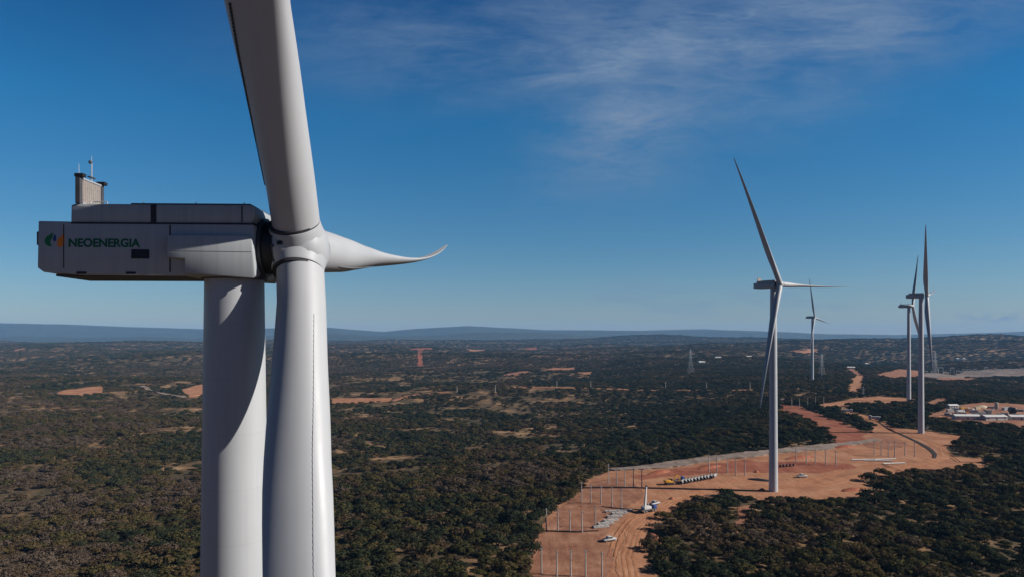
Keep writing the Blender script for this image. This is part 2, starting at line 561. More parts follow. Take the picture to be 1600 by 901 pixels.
def rough_outline(pts, seg, jit, seed):
    """subdivide an outline and push it in and out with slow and quick wobble so that no edge runs straight or regular"""
    r = random.Random(seed)
    ph = [r.uniform(0, 6.28) for _ in range(6)]
    out = []
    n = len(pts)
    run = 0.0
    for i in range(n):
        a, b = Vector(pts[i]), Vector(pts[(i + 1) % n])
        d = b - a
        k = max(1, int(d.length / (seg * 0.6)))
        nrm = Vector((-d.y, d.x)).normalized() if d.length > 0 else Vector((0, 0))
        for q in range(k):
            t = run + d.length * q / k
            wob = sum(math.sin(t / (seg * f_) + p_) * a_ for f_, p_, a_ in ((0.55, ph[0], 0.30), (1.15, ph[1], 0.5), (2.3, ph[2], 0.8), (4.9, ph[3], 1.0)))
            out.append(a + d * (q / k) + nrm * jit * (0.75 * wob + r.uniform(-0.5, 0.5)))
        run += d.length
    return out


def sheet(name, outline, mat, lift, grid=5.0, seg=4.0, jit=1.3, seed=1, clear=True, kind='structure'):
    """a thin layer of earth laid over the terrain inside a world-space outline"""
    ol = rough_outline([(p[0], p[1]) for p in outline], seg, jit, seed)
    arr = np.array([(p.x, p.y) for p in ol])
    if clear:
        CLEAR.append(arr)
    x0, y0 = arr.min(0)
    x1, y1 = arr.max(0)
    gx, gy = np.meshgrid(np.arange(x0, x1, grid), np.arange(y0, y1, grid))
    gp = np.stack([gx.ravel(), gy.ravel()], -1) + rng.uniform(-0.2, 0.2, (gx.size, 2)) * grid
    ins = inside(gp, arr)
    pts = [Vector(p) for p in ol] + [Vector(p) for p in gp[ins]]
    n = len(ol)
    edges = [(i, (i + 1) % n) for i in range(n)]
    v, e, f, *_ = geometry.delaunay_2d_cdt(pts, edges, [], 1, 1e-3)
    me = bpy.data.meshes.new(name)
    co = [(p.x, p.y, gz(p.x, p.y) + lift) for p in v]
    me.from_pydata(co, [], [list(q) for q in f])
    bm = bmesh.new()
    bm.from_mesh(me)
    # turned-down rim so that the layer meets the ground
    rim = [ed for ed in bm.edges if ed.is_boundary]
    ex = bmesh.ops.extrude_edge_only(bm, edges=rim)
    for g in ex['geom']:
        if isinstance(g, bmesh.types.BMVert):
            g.co.z -= lift + 0.4
    bmesh.ops.recalc_face_normals(bm, faces=bm.faces[:])
    if sum(fc.normal.z * fc.calc_area() for fc in bm.faces) < 0:
        bmesh.ops.reverse_faces(bm, faces=bm.faces[:])
    bm.to_mesh(me)
    bm.free()
    me.materials.append(mat)
    o = bpy.data.objects.new(name, me)
    col.objects.link(o)
    tag(o, kind=kind)
    return o


def inside(P, poly):
    x, y = P[:, 0], P[:, 1]
    c = np.zeros(len(P), bool)
    xa, ya = poly[:, 0], poly[:, 1]
    xb, yb = np.roll(xa, -1), np.roll(ya, -1)
    for i in range(len(poly)):
        k = ((ya[i] > y) != (yb[i] > y))
        if k.any():
            xi = (xb[i] - xa[i]) * (y - ya[i]) / (yb[i] - ya[i] + 1e-12) + xa[i]
            c ^= k & (x < xi)
    return c


def px_outline(*pts):
    return [(at(*p).x, at(*p).y) for p in pts]


def ribbon(pts, width):
    """outline of a track of given width along photo points"""
    P = [Vector(at(*p)[:2]) for p in pts]
    L, Rt = [], []
    for i, p in enumerate(P):
        d = (P[min(i + 1, len(P) - 1)] - P[max(i - 1, 0)]).normalized()
        nrm = Vector((-d.y, d.x))
        wd = width[i] if isinstance(width, (list, tuple)) else width
        L.append(p + nrm * wd / 2)
        Rt.append(p - nrm * wd / 2)
    return [(q.x, q.y) for q in L + Rt[::-1]]


# ------------------------------------------------------------------ dirt roads, pads and clearings
yard = px_outline((822, 930), (826, 895), (838, 850), (857, 806), (880, 788), (905, 768), (915, 752), (950, 738), (962, 731), (1010, 729),
                  (1060, 722), (1110, 714), (1160, 708), (1220, 703), (1280, 697), (1330, 689), (1350, 680), (1368, 671), (1352, 661), (1336, 650),
                  (1306, 642), (1312, 637), (1345, 646), (1372, 655), (1398, 668), (1440, 672), (1498, 681), (1507, 689), (1478, 699),
                  (1496, 713), (1545, 719), (1535, 729), (1490, 733), (1440, 736), (1400, 741), (1352, 747), (1345, 757), (1372, 768), (1352, 779),
                  (1300, 780), (1250, 786), (1195, 784), (1140, 774), (1092, 780), (1060, 790), (1034, 808), (1010, 828), (1016, 858), (1026, 895), (1030, 930))
sheet('dirt_road', yard, M['dirt'], 0.25, 5.0, 4.0, 1.2, 3)
sheet('earth_bank', px_outline((1218, 632), (1245, 633), (1290, 652), (1330, 664), (1352, 676), (1345, 690), (1300, 693), (1296, 676), (1262, 656), (1222, 642)),
      M['reddirt'], 0.32, 5.0, 4.0, 1.5, 4)
sheet('graded_ground', px_outline((826, 925), (840, 848), (860, 808), (908, 770), (920, 754), (958, 745), (1004, 764), (1000, 780), (985, 792), (960, 812), (940, 842), (955, 870), (960, 925)),
      M['scrape'], 0.33, 4.0, 3.0, 1.2, 5, clear=False)
sheet('gravel_track', ribbon([(952, 735), (1005, 731), (1060, 724), (1112, 716), (1165, 711), (1225, 705), (1282, 699), (1335, 692), (1368, 687)], [7, 12, 15, 15, 14, 14, 13, 9, 6]),
      M['gravel'], 0.75, 4.0, 4.0, 1.5, 6)
sheet('red_earth', px_outline((985, 745), (1020, 741), (1062, 732), (1110, 724), (1165, 719), (1200, 721), (1255, 722), (1330, 725), (1345, 731), (1280, 739),
                              (1235, 739), (1165, 737), (1118, 738), (1092, 742), (1040, 745), (1005, 750)), M['reddirt'], 0.33, 4.0, 3.5, 1.6, 15, clear=False)
sheet('red_earth', px_outline((1338, 690), (1372, 676), (1392, 681), (1420, 697), (1395, 703), (1360, 700)), M['scrape'], 0.34, 4.0, 3.5, 1.4, 16, clear=False)
lane = [(985, 905), (980, 868), (992, 832), (1018, 806), (1050, 785), (1095, 768), (1150, 761), (1210, 762), (1280, 758), (1340, 744), (1400, 732),
        (1450, 724), (1478, 712), (1472, 699), (1445, 686), (1412, 674), (1380, 662), (1350, 651)]
sheet('wheel_lane', ribbon(lane, [7, 7, 6.5, 6, 6, 6, 6, 6, 6, 6, 6, 6, 6, 6, 6, 5.5, 5, 4.5]), M['lane'], 0.34, 3.0, 3.0, 0.5, 17, clear=False)


def offset_line(pts, d):
    P = [Vector(at(*p)[:2]) for p in pts]
    out = []
    for i, p in enumerate(P):
        t = (P[min(i + 1, len(P) - 1)] - P[max(i - 1, 0)]).normalized()
        out.append(p + Vector((-t.y, t.x)) * d)
    return out


def band(P, wd):
    L, Rt = [], []
    for i, p in enumerate(P):
        t = (P[min(i + 1, len(P) - 1)] - P[max(i - 1, 0)]).normalized()
        nrm = Vector((-t.y, t.x))
        L.append(p + nrm * wd / 2)
        Rt.append(p - nrm * wd / 2)
    return [(q.x, q.y) for q in L + Rt[::-1]]


for i, (d, wd) in enumerate(((-1.9, 0.8), (-0.1, 0.7), (1.8, 0.8))):
    sheet('wheel_rut', band(offset_line(lane, d), wd), M['rut'], 0.40, 3.0, 2.5, 0.16, 90 + i, clear=False)
for i, pts in enumerate(([(1215, 760), (1262, 752), (1300, 742), (1318, 733)], [(1120, 762), (1140, 752), (1170, 747)], [(1010, 800), (985, 812), (965, 835), (955, 870)],
                         [(1290, 770), (1330, 764), (1356, 762)], [(1405, 735), (1380, 726), (1340, 729)], [(1470, 700), (1498, 722), (1535, 723)])):
    for d in (-1.0, 1.0):
        sheet('wheel_rut', band(offset_line(pts, d), 0.6), M['rut'], 0.42, 3.0, 2.5, 0.2, 100 + i, clear=False)
sheet('gravel_track', ribbon([(1195, 632), (1230, 622), (1262, 616), (1300, 613)], 9.0), M['gravel'], 0.35, 5.0, 4.0, 0.8, 7)
sheet('dirt_road', px_outline((1278, 632), (1310, 627), (1340, 622), (1372, 619), (1405, 621), (1438, 624), (1436, 629), (1395, 631), (1350, 630), (1312, 638), (1290, 640)),
      M['dirt'], 0.35, 7.0, 5.0, 1.5, 8)
sheet('dirt_road', px_outline((1322, 608), (1330, 596), (1337, 586), (1352, 587), (1349, 597), (1343, 611), (1330, 613)), M['dirt'], 0.5, 9.0, 6.0, 2.0, 9)
sheet('dirt_track', ribbon([(1344, 586), (1332, 578), (1326, 573)], 12), M['scrape'], 0.6, 9.0, 6.0, 1.5, 10)
sheet('dirt_track', px_outline((1150, 803), (1153, 793), (1182, 786), (1178, 793), (1164, 800), (1162, 822), (1152, 832), (1146, 822)), M['scrape'], 0.25, 3.0, 2.5, 1.0, 11)
sheet('camp_ground', px_outline((1446, 655), (1462, 645), (1482, 635), (1530, 630), (1600, 632), (1680, 640), (1680, 668), (1600, 668), (1530, 663), (1490, 660)),
      M['scrape'], 0.4, 6.0, 5.0, 1.5, 12)
sheet('substation_yard', px_outline((1440, 591), (1446, 583), (1500, 579), (1680, 577), (1700, 584), (1600, 586), (1540, 589), (1500, 592), (1465, 594)),
      M['subyard'], 0.8, 16.0, 10.0, 5.0, 13)
sheet('clearing', px_outline((1463, 593), (1470, 590), (1525, 591), (1520, 596), (1470, 597)), M['scrape'], 1.1, 12.0, 8.0, 2.0, 14)
CLEARINGS = [
    ([(90, 614), (100, 610), (140, 605), (160, 604), (160, 612), (140, 618), (95, 619)], 'dirt'),
    ([(284, 609), (300, 604), (326, 600), (326, 616), (296, 620)], 'dirt'),
    ([(518, 623), (570, 622), (612, 622), (608, 627), (560, 630), (520, 631)], 'dirt'),
    ([(641, 545), (676, 544), (675, 546), (660, 547.5), (660, 573), (652, 573), (652.5, 547.5), (641, 546.5)], 'reddirt'),
    ([(728, 546), (758, 545), (758, 549), (735, 549)], 'dirt'),
    ([(822, 544), (838, 543), (838, 546), (822, 547)], 'reddirt'),
    ([(785, 587), (800, 583), (825, 580), (824, 583), (803, 587)], 'scrape'),
    ([(848, 578), (870, 575), (898, 574), (898, 577), (868, 579)], 'scrape'),
    ([(903, 582), (925, 581), (924, 586), (905, 585)], 'dirt'),
    ([(1236, 549), (1262, 545), (1278, 546), (1274, 552), (1240, 552)], 'dirt'),
    ([(20, 547), (42, 543), (42, 546), (24, 549)], 'scrape'),
    ([(1360, 587), (1400, 578), (1440, 580), (1438, 588), (1400, 592)], 'scrape'),
    ([(1445, 632), (1462, 624), (1480, 622), (1478, 626), (1458, 634)], 'scrape'),
]
for i, (pts, mk) in enumerate(CLEARINGS):
    oo = px_outline(*pts)
    d = np.hypot(*np.array(oo).T).mean()
    sheet('clearing', oo, M[mk], 0.3 + d * 0.0006, max(6, d * 0.008), max(5, d * 0.005), d * 0.0006, 30 + i)
TRACKS = [
    ([(0, 618), (45, 613), (92, 615)], 7, 'gravel'),
    ([(222, 603), (232, 609), (262, 617), (286, 620)], 9, 'gravel'),
    ([(800, 606), (880, 606), (960, 608), (1040, 610), (1110, 610), (1195, 610)], 10, 'dirt'),
    ([(612, 626), (640, 618), (700, 612)], 6, 'scrape'),
]
for i, (pts, wd, mk) in enumerate(TRACKS):
    sheet('dirt_track', ribbon(pts, wd), M[mk], 1.0, 9.0, 6.0, 1.0, 60 + i)

# flat strip for the road-bend trench, its inner shade put into the colour
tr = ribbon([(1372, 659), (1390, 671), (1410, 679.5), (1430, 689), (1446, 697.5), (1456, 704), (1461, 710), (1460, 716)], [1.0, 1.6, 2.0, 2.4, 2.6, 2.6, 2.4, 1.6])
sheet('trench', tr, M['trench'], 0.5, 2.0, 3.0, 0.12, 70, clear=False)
sheet('trench', ribbon([(832, 830), (865, 830.5), (900, 831.5), (935, 830)], 0.8), M['trench'], 0.6, 2.0, 3.0, 0.1, 71, clear=False)  # shade line along a pole row, put into a flat strip's colour
sheet('trench', ribbon([(940, 792), (965, 795), (1000, 797)], 0.8), M['trench'], 0.6, 2.0, 3.0, 0.1, 72, clear=False)  # the same painted shade line along the next pole row

# ------------------------------------------------------------------ wind turbines
RB = 68.5
HUBH, HUBX, TILT, PITCH = 97.0, 3.5, R(3.5), 90.0


def blade_section(r):
    ch = np.interp(r, [1.5, 3.5, 7, 10, 14, 20, 30, 45, 58, 65, 67.5, 68.5], [2.5, 2.5, 2.72, 3.0, 3.2, 3.05, 2.5, 1.65, 1.0, 0.62, 0.40, 0.06])
    wc = np.interp(r, [1.5, 3.5, 7, 12, 18], [1, 1, 0.62, 0.2, 0.0])
    th = np.interp(r, [1.5, 7, 10, 14, 20, 30, 45, 68.5], [0.9, 0.66, 0.52, 0.40, 0.31, 0.24, 0.19, 0.16])
    tw = np.interp(r, [0, 8, 14, 20, 30, 45, 68.5], [17, 16, 13, 9, 5, 1.5, -1])
    ax = 0.5 * wc + 0.32 * (1 - wc)
    return ch, wc, th, tw, ax


BLADE = {'cone': 4.4, 'bend': 3.6}


def blade_point(r, u, side):
    """a point of the blade surface: u = 0 at the leading edge, 1 at the trailing edge; side +1 suction, -1 pressure"""
    ch, wc, th, tw, ax = blade_section(r)
    circ = math.sqrt(max(0.0, 0.25 - (u - 0.5) ** 2))
    naca = 5 * th * (0.2969 * math.sqrt(u) - 0.1260 * u - 0.3516 * u * u + 0.2843 * u ** 3 - 0.1015 * u ** 4)
    camb = 0.05 * 4 * u * (1 - u) * (1 - wc)
    yy = (wc * circ + (1 - wc) * naca) * side * (1.0 if side > 0 else 0.9 + 0.1 * wc) + camb
    p = R(PITCH + tw)
    LE = Vector((math.sin(p), math.cos(p), 0))
    NP = Vector((math.cos(p), -math.sin(p), 0))
    p0 = R(PITCH)
    s = max(0.0, (r - 1.5) / (RB - 1.5))
    bend = BLADE['bend'] * s ** 3.2
    cone = math.tan(R(BLADE['cone'])) * r
    return LE * ((ax - u) * ch) - NP * (yy * ch) + Vector((math.cos(p0), -math.sin(p0), 0)) * bend + Vector((cone, 0, r))


def blade_mb():
    b = MB()
    N = 20
    us = [0.5 * (1 - math.cos(math.pi * i / N)) for i in range(N + 1)]
    rs = [1.5, 2.5, 3.5, 4.5, 5.5, 6.5, 7.5, 8.5, 9.5, 10.5, 12, 13.5, 15, 17, 19, 21.5, 24, 27, 30, 34, 38, 42, 46, 50, 54, 57, 60, 62, 64, 65.5, 66.7, 67.6, 68.2, 68.5]
    rings = []
    for r in rs:
        ring = [b.bm.verts.new(blade_point(r, u, 1)) for u in us]
        ring += [b.bm.verts.new(blade_point(r, u, -1)) for u in us[-2:0:-1]]
        rings.append(ring)
    n = len(rings[0])
    for k in range(len(rings) - 1):
        for i in range(n):
            j = (i + 1) % n
            b.bm.faces.new((rings[k][i], rings[k][j], rings[k + 1][j], rings[k + 1][i]))
    b.bm.faces.new(rings[0])
    b.bm.faces.new(rings[-1])
    return b


def fin_row(r0, r1, step, ufun, side):
    """a line of little vortex fins: one narrow adhesive strip whose edge steps in and out like the fins it carries"""
    b = MB()
    rows = []
    r, k = r0, 0
    while r < r1:
        u = ufun((r - r0) / (r1 - r0))
        wid = 0.010 if k % 2 else 0.002
        p, e = blade_point(r, u, side), blade_point(r, u + wid, side)
        q = blade_point(r + 0.05, u, side)
        nrm = (q - p).cross(e - p).normalized()
        if nrm.dot(p - blade_point(r, 0.5, -side)) < 0:
            nrm = -nrm
        rows.append([p + nrm * 0.003, p + nrm * 0.02, e + nrm * 0.02, e + nrm * 0.003])
        r += step
        k += 1
    vs = [[b.bm.verts.new(x) for x in row] for row in rows]
    for i in range(len(vs) - 1):
        for j in range(4):
            b.bm.faces.new((vs[i][j], vs[i][(j + 1) % 4], vs[i + 1][(j + 1) % 4], vs[i + 1][j]))
    b.bm.faces.new(vs[0])
    b.bm.faces.new(vs[-1])
    return b


def serration_strip(r0, r1):
    """dark toothed strip along the trailing edge of the inboard blade"""
    b = MB()
    r = r0
    st = 0.16
    while r < r1:
        f = (r - r0) / (r1 - r0)
        u0 = 0.985 - 0.10 * f
        u1 = u0 - 0.045
        pts = []
        for (rr, u) in ((r, u0), (r + st * 0.9, u0 - 0.004), (r + st * 0.9, u1), (r, u1 + 0.012)):
            pts.append(blade_point(rr, u, -1))
        nrm = (pts[1] - pts[0]).cross(pts[3] - pts[0]).normalized()
        c = blade_point(r, 0.5, 1)
        if nrm.dot(pts[0] - c) < 0:
            nrm = -nrm
        v0 = [b.bm.verts.new(x + nrm * 0.012) for x in pts]
        v1 = [b.bm.verts.new(x + nrm * 0.05) for x in pts]
        b.bm.faces.new(v0)
        b.bm.faces.new(v1[::-1])
        for i in range(4):
            j = (i + 1) % 4
            b.bm.faces.new((v0[i], v1[i], v1[j], v0[j]))
        r += st
    return b


def make_turbine(base, yaw, psi, label, detailed=False, src=None, tilt=3.5, span=1.0):
    root = empty('wind_turbine', base, -R(yaw), label, 'wind turbine', 'wind turbines')
    if src is None:
        tw = MB().lathe([(-3, 2.35), (0.0, 2.30), (25, 2.12), (50, 1.95), (72, 1.80), (83.0, 1.70), (95.25, 1.54)], 'z', 72).build('tower', M['paint'], root, 40)
        MB().lathe([(95.25, 1.70), (95.5, 1.75)], 'z', 60).build('yaw_ring', M['darkmetal'], tw, 40)
        nc = nacelle(root, detailed)
        hb = hub(root)
        bl = blade_mb().build('blade', M['blade'], root, 50)
        if detailed:
            serration_strip(3.8, 12.4).build('trailing_edge_strip', M['black'], bl)
            fin_row(4.6, 17.5, 0.14, lambda f: 0.27 + 0.02 * f, 1).build('vortex_fin_row', M['finstrip'], bl)
        blades = [bl]
    else:
        kids = []
        for ch in src.children:
            if ch.name.startswith('blade') and kids and any(k.name.startswith('blade') for k in kids):
                continue
            kids.append(copy_tree(ch, root))
        blades = [k for k in kids if k.name.startswith('blade')]
    for k in root.children:
        if k.name.startswith('tower') and not detailed:
            k.scale = (0.9, 0.9, 1)
    while len(blades) < 3:
        blades.append(copy_tree(blades[0], root))
    for k, b in enumerate(blades):
        b.location = (HUBX, 0, HUBH)
        b.scale = (1, 1, span)
        b.rotation_euler = (-R(psi + 120 * k), -R(tilt), 0)
    return root


def hub(root):
    # casing around the rotor axis, joined with three blade-root collars in one body
    b = MB()
    prof = [(-1.12, 1.30), (-1.10, 1.50), (-0.95, 1.62), (-0.5, 1.68), (0.2, 1.66), (0.8, 1.54), (1.2, 1.26), (1.46, 0.80), (1.56, 0.30), (1.58, 0.05)]
    b.lathe(prof, 'x', 64)
    h = b.build('rotor_hub', M['hub'], root, 40)
    MB().box(-0.75, -0.45, -1.74, -1.60, 0.02, 0.22).build('hub_hatch', M['black'], h, None, 0.03)
    MB().box(-0.25, 0.0, -1.74, -1.60, 0.05, 0.25).build('hub_hatch', M['black'], h, None, 0.03)
    h.location = (HUBX, 0, HUBH)
    h.rotation_euler = (0, -TILT, 0)
    return h


def hub_collars(h, psi):
    for k in range(3):
        a = R(psi + 120 * k)
        d = Vector((0, math.sin(a), math.cos(a)))
        rotm = Matrix.Rotation(-a, 3, 'X')
        m = MB()
        m.lathe([(0.3, 1.50), (0.9, 1.45), (1.2, 1.385), (1.38, 1.37), (1.43, 1.35), (1.43, 1.2)], 'z', 56)
        bmesh.ops.transform(m.bm, matrix=rotm.to_4x4(), verts=m.bm.verts[:])
        c = m.build('blade_collar', M['hub'], h, 40)
        m = MB().lathe([(1.40, 1.29), (1.50, 1.325), (1.58, 1.325), (1.60, 1.25)], 'z', 56)
        bmesh.ops.transform(m.bm, matrix=rotm.to_4x4(), verts=m.bm.verts[:])
        m.build('root_seal', M['seam'], h, 40)
        # small bolts boxes on the collar shoulder
    m = MB()
    for a0 in range(0, 360, 30):
        a = R(a0)
        m.tube((-1.08, 1.42 * math.sin(a), 1.42 * math.cos(a)), (-0.98, 1.66 * math.sin(a), 1.66 * math.cos(a)), 0.10, 0.08, 8)
    ring = [(-1.10, 1.46), (-1.10, 1.54), (-1.02, 1.58), (-1.0, 1.50)]
    m.lathe(ring, 'x', 64)
    m.build('hub_bolt_ring', M['darkmetal'], h)


def rounded_rect(x0, x1, z0, z1, r, n=4):
    out = []
    for cx, cz, a0 in ((x1 - r, z1 - r, 0), (x0 + r, z1 - r, 90), (x0 + r, z0 + r, 180), (x1 - r, z0 + r, 270)):
        for i in range(n + 1):
            a = R(a0 + 90 * i / n)
            out.append((cx + r * math.cos(a), cz + r * math.sin(a)))
    return out


def nacelle(root, detailed):
    W = 1.9
    b = MB()
    b.poly_prism([(-9.38, 95.72), (-9.08, 95.50), (-7.2, 95.36), (1.50, 95.30), (1.60, 95.5), (1.60, 98.0), (-7.7, 98.0), (-7.7, 98.10), (-9.33, 98.12)], 'y', -W, W)
    nc = b.build('nacelle', M['nacelle'], root, 35, bevel=0.10)
    b = MB().poly_prism([(-7.73, 98.06), (1.5, 98.06), (1.68, 98.5), (1.60, 98.95), (1.42, 99.03), (-7.5, 99.03), (-7.71, 98.97)], 'y', -W + 0.05, W - 0.05)
    b.build('roof_cover', M['nacelle'], nc, 35, bevel=0.07)
    MB().poly_prism([(-7.68, 97.99), (1.65, 97.99), (1.65, 98.07), (-7.68, 98.07)], 'y', -W - 0.015, W + 0.015).build('roof_seam', M['seam'], nc)
    # roof edge rail, a dark cable channel along the top
    MB().box(-4.7, 1.42, -W + 0.10, W - 0.10, 99.035, 99.085).build('roof_edge_trim', M['darkmetal'], nc)
    # side housing of the yaw and gearbox bay
    for s in (-1, 1):
        o = []
        for (x, z) in ((-1.75, 95.33 + 0.1), (1.62, 95.20), (1.75, 95.35), (1.55, 97.32), (1.36, 97.42), (-2.6, 97.36), (-2.62, 96.22), (-1.78, 96.16)):
            o.append((x, z))
        y0, y1 = (-W - 0.42, -W + 0.05) if s < 0 else (W - 0.05, W + 0.42)
        hb_ = MB().poly_prism(o, 'y', y0, y1)
        for v in hb_.bm.verts:          # the housing widens towards the rear
            if abs(v.co.y) > W + 0.2:
                v.co.y = (1 if s > 0 else -1) * (W + 0.16 + (1.75 - v.co.x) * 0.075)
        sh = hb_.build('side_housing', M['nacelle'], nc, 35, bevel=0.055)
        if detailed and s < 0:
            q = [(x, -(W + 0.16 + (1.75 - x) * 0.075) - d) for x, d in ((-2.5, 0.006), (1.55, 0.006), (1.55, -0.03), (-2.5, -0.03))]
            MB().poly_prism(q, 'z', 96.545, 96.565).build('housing_seam', M['seam'], sh)
    # neck between nacelle and hub
    MB().lathe([(1.45, 1.50), (1.55, 1.58), (1.80, 1.58), (1.84, 1.3)], 'x', 48, (0, 0, HUBH)).build('front_ring', M['darkmetal'], nc, 40)
    if not detailed:
        MB().box(-7.55, -7.35, -1.5, 1.5, 99.03, 100.4).build('cooler', M['mesh'], nc)
        return nc
    MB().lathe([(1.82, 1.30), (1.84, 1.44), (2.36, 1.44), (2.42, 1.2)], 'x', 48, (0, 0, HUBH)).build('main_bearing_seal', M['black'], nc, 40)
    # panel ribs
    for x, w_, z0, z1, y in ((-6.22, 0.05, 98.10, 98.98, W - 0.045), (-3.52, 0.14, 98.08, 99.0, W - 0.04), (1.0, 0.03, 98.1, 98.95, W - 0.045), (-2.66, 0.035, 95.5, 97.95, W + 0.003), (-8.05, 0.02, 95.7, 97.95, W + 0.003)):
        MB().box(x - w_, x + w_, -y - 0.012, -y + 0.05, z0, z1).build('panel_joint', M['seam'] if w_ != 0.05 else M['nacelle'], nc)
    # bottom drip edge with drain lugs
    MB().box(-8.6, -2.0, -W + 0.25, W - 0.25, 95.30, 95.42).build('underside_tray', M['darkmetal'], nc, None, 0.03)
    for x in (-7.4, -4.9, -1.3):
        MB().box(x, x + 0.5, -W - 0.02, -W + 0.2, 95.40, 95.52).build('drain_lug', M['black'], nc)
    # louvred vent
    v = MB().box(-4.63, -3.72, -W - 0.02, -W + 0.05, 96.20, 96.68).build('side_vent', M['black'], nc)
    l_ = MB()
    for k in range(6):
        z = 96.24 + k * 0.07
        l_.poly_prism([(-W - 0.022, z + 0.05), (-W - 0.05, z + 0.02), (-W - 0.05, z), (-W - 0.022, z + 0.03)], 'x', -4.6, -3.75)
    l_.build('louvre', M['darkmetal'], v)
    # rear lamp box
    MB().box(-9.54, -9.3, -W + 0.2, -W + 0.5, 96.9, 97.6).build('rear_hatch_latch', M['darkmetal'], nc, None, 0.03)
    MB().box(-8.6, -8.2, -0.5, 0.1, 98.12, 98.28).build('rear_roof_hatch', M['darkmetal'], nc, None, 0.03)
    # roof cooler: two posts, grille panel between
    for y in (-W + 0.12, 0.36):
        MB().box(-7.48, -7.22, y - 0.13, y + 0.13, 99.03, 100.56).build('cooler_post', M['darkmetal'], nc, None, 0.03)
        MB().box(-7.52, -7.05, y - 0.15, y + 0.17, 100.42, 100.60).build('cooler_post_cap', M['black'], nc, None, 0.03)
    MB().box(-7.44, -7.26, -W + 0.30, 0.20, 99.12, 100.36).build('cooler_grille', M['mesh'], nc)
    g = MB()
    for k in range(9):
        y = -W + 0.40 + k * 0.20
        g.box(-7.26, -7.235, y, y + 0.03, 99.14, 100.34)
    g.box(-7.25, -7.22, -W + 0.28, 0.22, 100.34, 100.42)
    g.box(-7.25, -7.22, -W + 0.28, 0.22, 99.06, 99.14)
    g.build('cooler_frame', M['galv'], nc)
    mast = MB().tube((-7.35, -0.55, 100.3), (-7.35, -0.55, 101.55), 0.035, 0.03, 8).build('instrument_mast', M['galv'], nc)
    MB().tube((-7.35, -0.55, 101.5), (-7.35, -0.55, 101.8), 0.012, 0.008, 6).build('lightning_rod', M['galv'], nc)
    MB().box(-7.42, -7.28, -0.85, -0.25, 100.62, 100.68).build('mast_bracket', M['darkmetal'], nc)
    MB().lathe([(101.36, 0.03), (101.40, 0.09), (101.50, 0.09), (101.54, 0.03)], 'z', 12, (-7.35, -0.68, 0)).build('wind_sensor', M['darkmetal'], nc)
    MB().tube((-7.35, -W + 0.12, 100.55), (-7.35, -W + 0.12, 101.1), 0.015, 0.01, 6).build('lightning_rod', M['galv'], nc)
    # roof hand rail and hatch
    hr = MB()
    for x in (-6.9, -6.2):
        hr.tube((x, -1.2, 99.03), (x, -1.2, 99.25), 0.03)
    hr.tube((-6.9, -1.2, 99.25), (-6.2, -1.2, 99.25), 0.03)
    hr.build('roof_rail', M['galv'], nc)
    for x in (-5.9, -3.0, -0.6):
        MB().box(x, x + 0.9, -0.7, 0.5, 99.03, 99.12).build('roof_hatch', M['nacelle'], nc, None, 0.02)
    for x in (-6.9, -4.2, -1.5, 1.0):
        MB().tube((x, -1.5, 98.98), (x, -1.5, 99.2), 0.03, 0.03, 6).build('anchor_post', M['galv'], nc)
    # lettering and emblem on the side panel
    cu = bpy.data.curves.new('lettering', 'FONT')
    cu.body = 'NEOENERGIA'
    cu.size = 0.62
    cu.extrude = 0.006
    cu.offset = 0.022
    tmp = bpy.data.objects.new('lettering_curve', cu)
    col.objects.link(tmp)
    bpy.context.view_layer.update()
    me = bpy.data.meshes.new_from_object(tmp.evaluated_get(bpy.context.evaluated_depsgraph_get()))
    bpy.data.objects.remove(tmp)
    vs = np.array([v.co[:] for v in me.vertices])
    wdt = vs[:, 0].max() - vs[:, 0].min()
    hgt = vs[:, 1].max() - vs[:, 1].min()
    sx_, sy_ = 3.62 / wdt, 0.45 / hgt
    for v in me.vertices:
        x, y, z = v.co
        v.co = (-7.80 + (x - vs[:, 0].min()) * sx_, -W - 0.008 - z, 96.78 + (y - vs[:, 1].min()) * sy_)
    me.materials.clear()
    me.materials.append(M['green'])
    t = bpy.data.objects.new('lettering', me)
    col.objects.link(t)
    t.parent = nc
    for pts, mk in (([(-9.02, 97.09), (-8.93, 97.29), (-8.72, 97.43), (-8.58, 97.53), (-8.62, 97.27), (-8.72, 97.09), (-8.72, 96.93), (-8.62, 96.81), (-8.82, 96.82), (-8.97, 96.93)], 'leafgreen'),
                    ([(-8.60, 97.19), (-8.50, 97.45), (-8.42, 97.29), (-8.44, 97.12), (-8.52, 97.03)], 'blue'),
                    ([(-8.38, 96.89), (-8.36, 97.15), (-8.20, 97.31), (-8.08, 97.47), (-8.00, 97.23), (-8.02, 96.99), (-8.12, 96.81), (-8.26, 96.75)], 'orange')):
        MB().poly_prism(pts, 'y', -W - 0.014, -W - 0.002).build('emblem_leaf', M[mk], nc)
    return nc


def hub_pos(px, py, Y):
    return Vector(((px - 800) / F * Y, Y, CAMZ + (HZ - py) / F * Y))


def turbine_at(px, py, Y, yaw, psi, label, detailed=False, src=None, tilt=3.5, span=0.9):
    hp = hub_pos(px, py, Y)
    a = R(yaw)
    base = (hp.x - HUBX * math.cos(a), hp.y + HUBX * math.sin(a), hp.z - HUBH)
    t = make_turbine(base, yaw, psi, label, detailed, src, tilt, span)
    return t


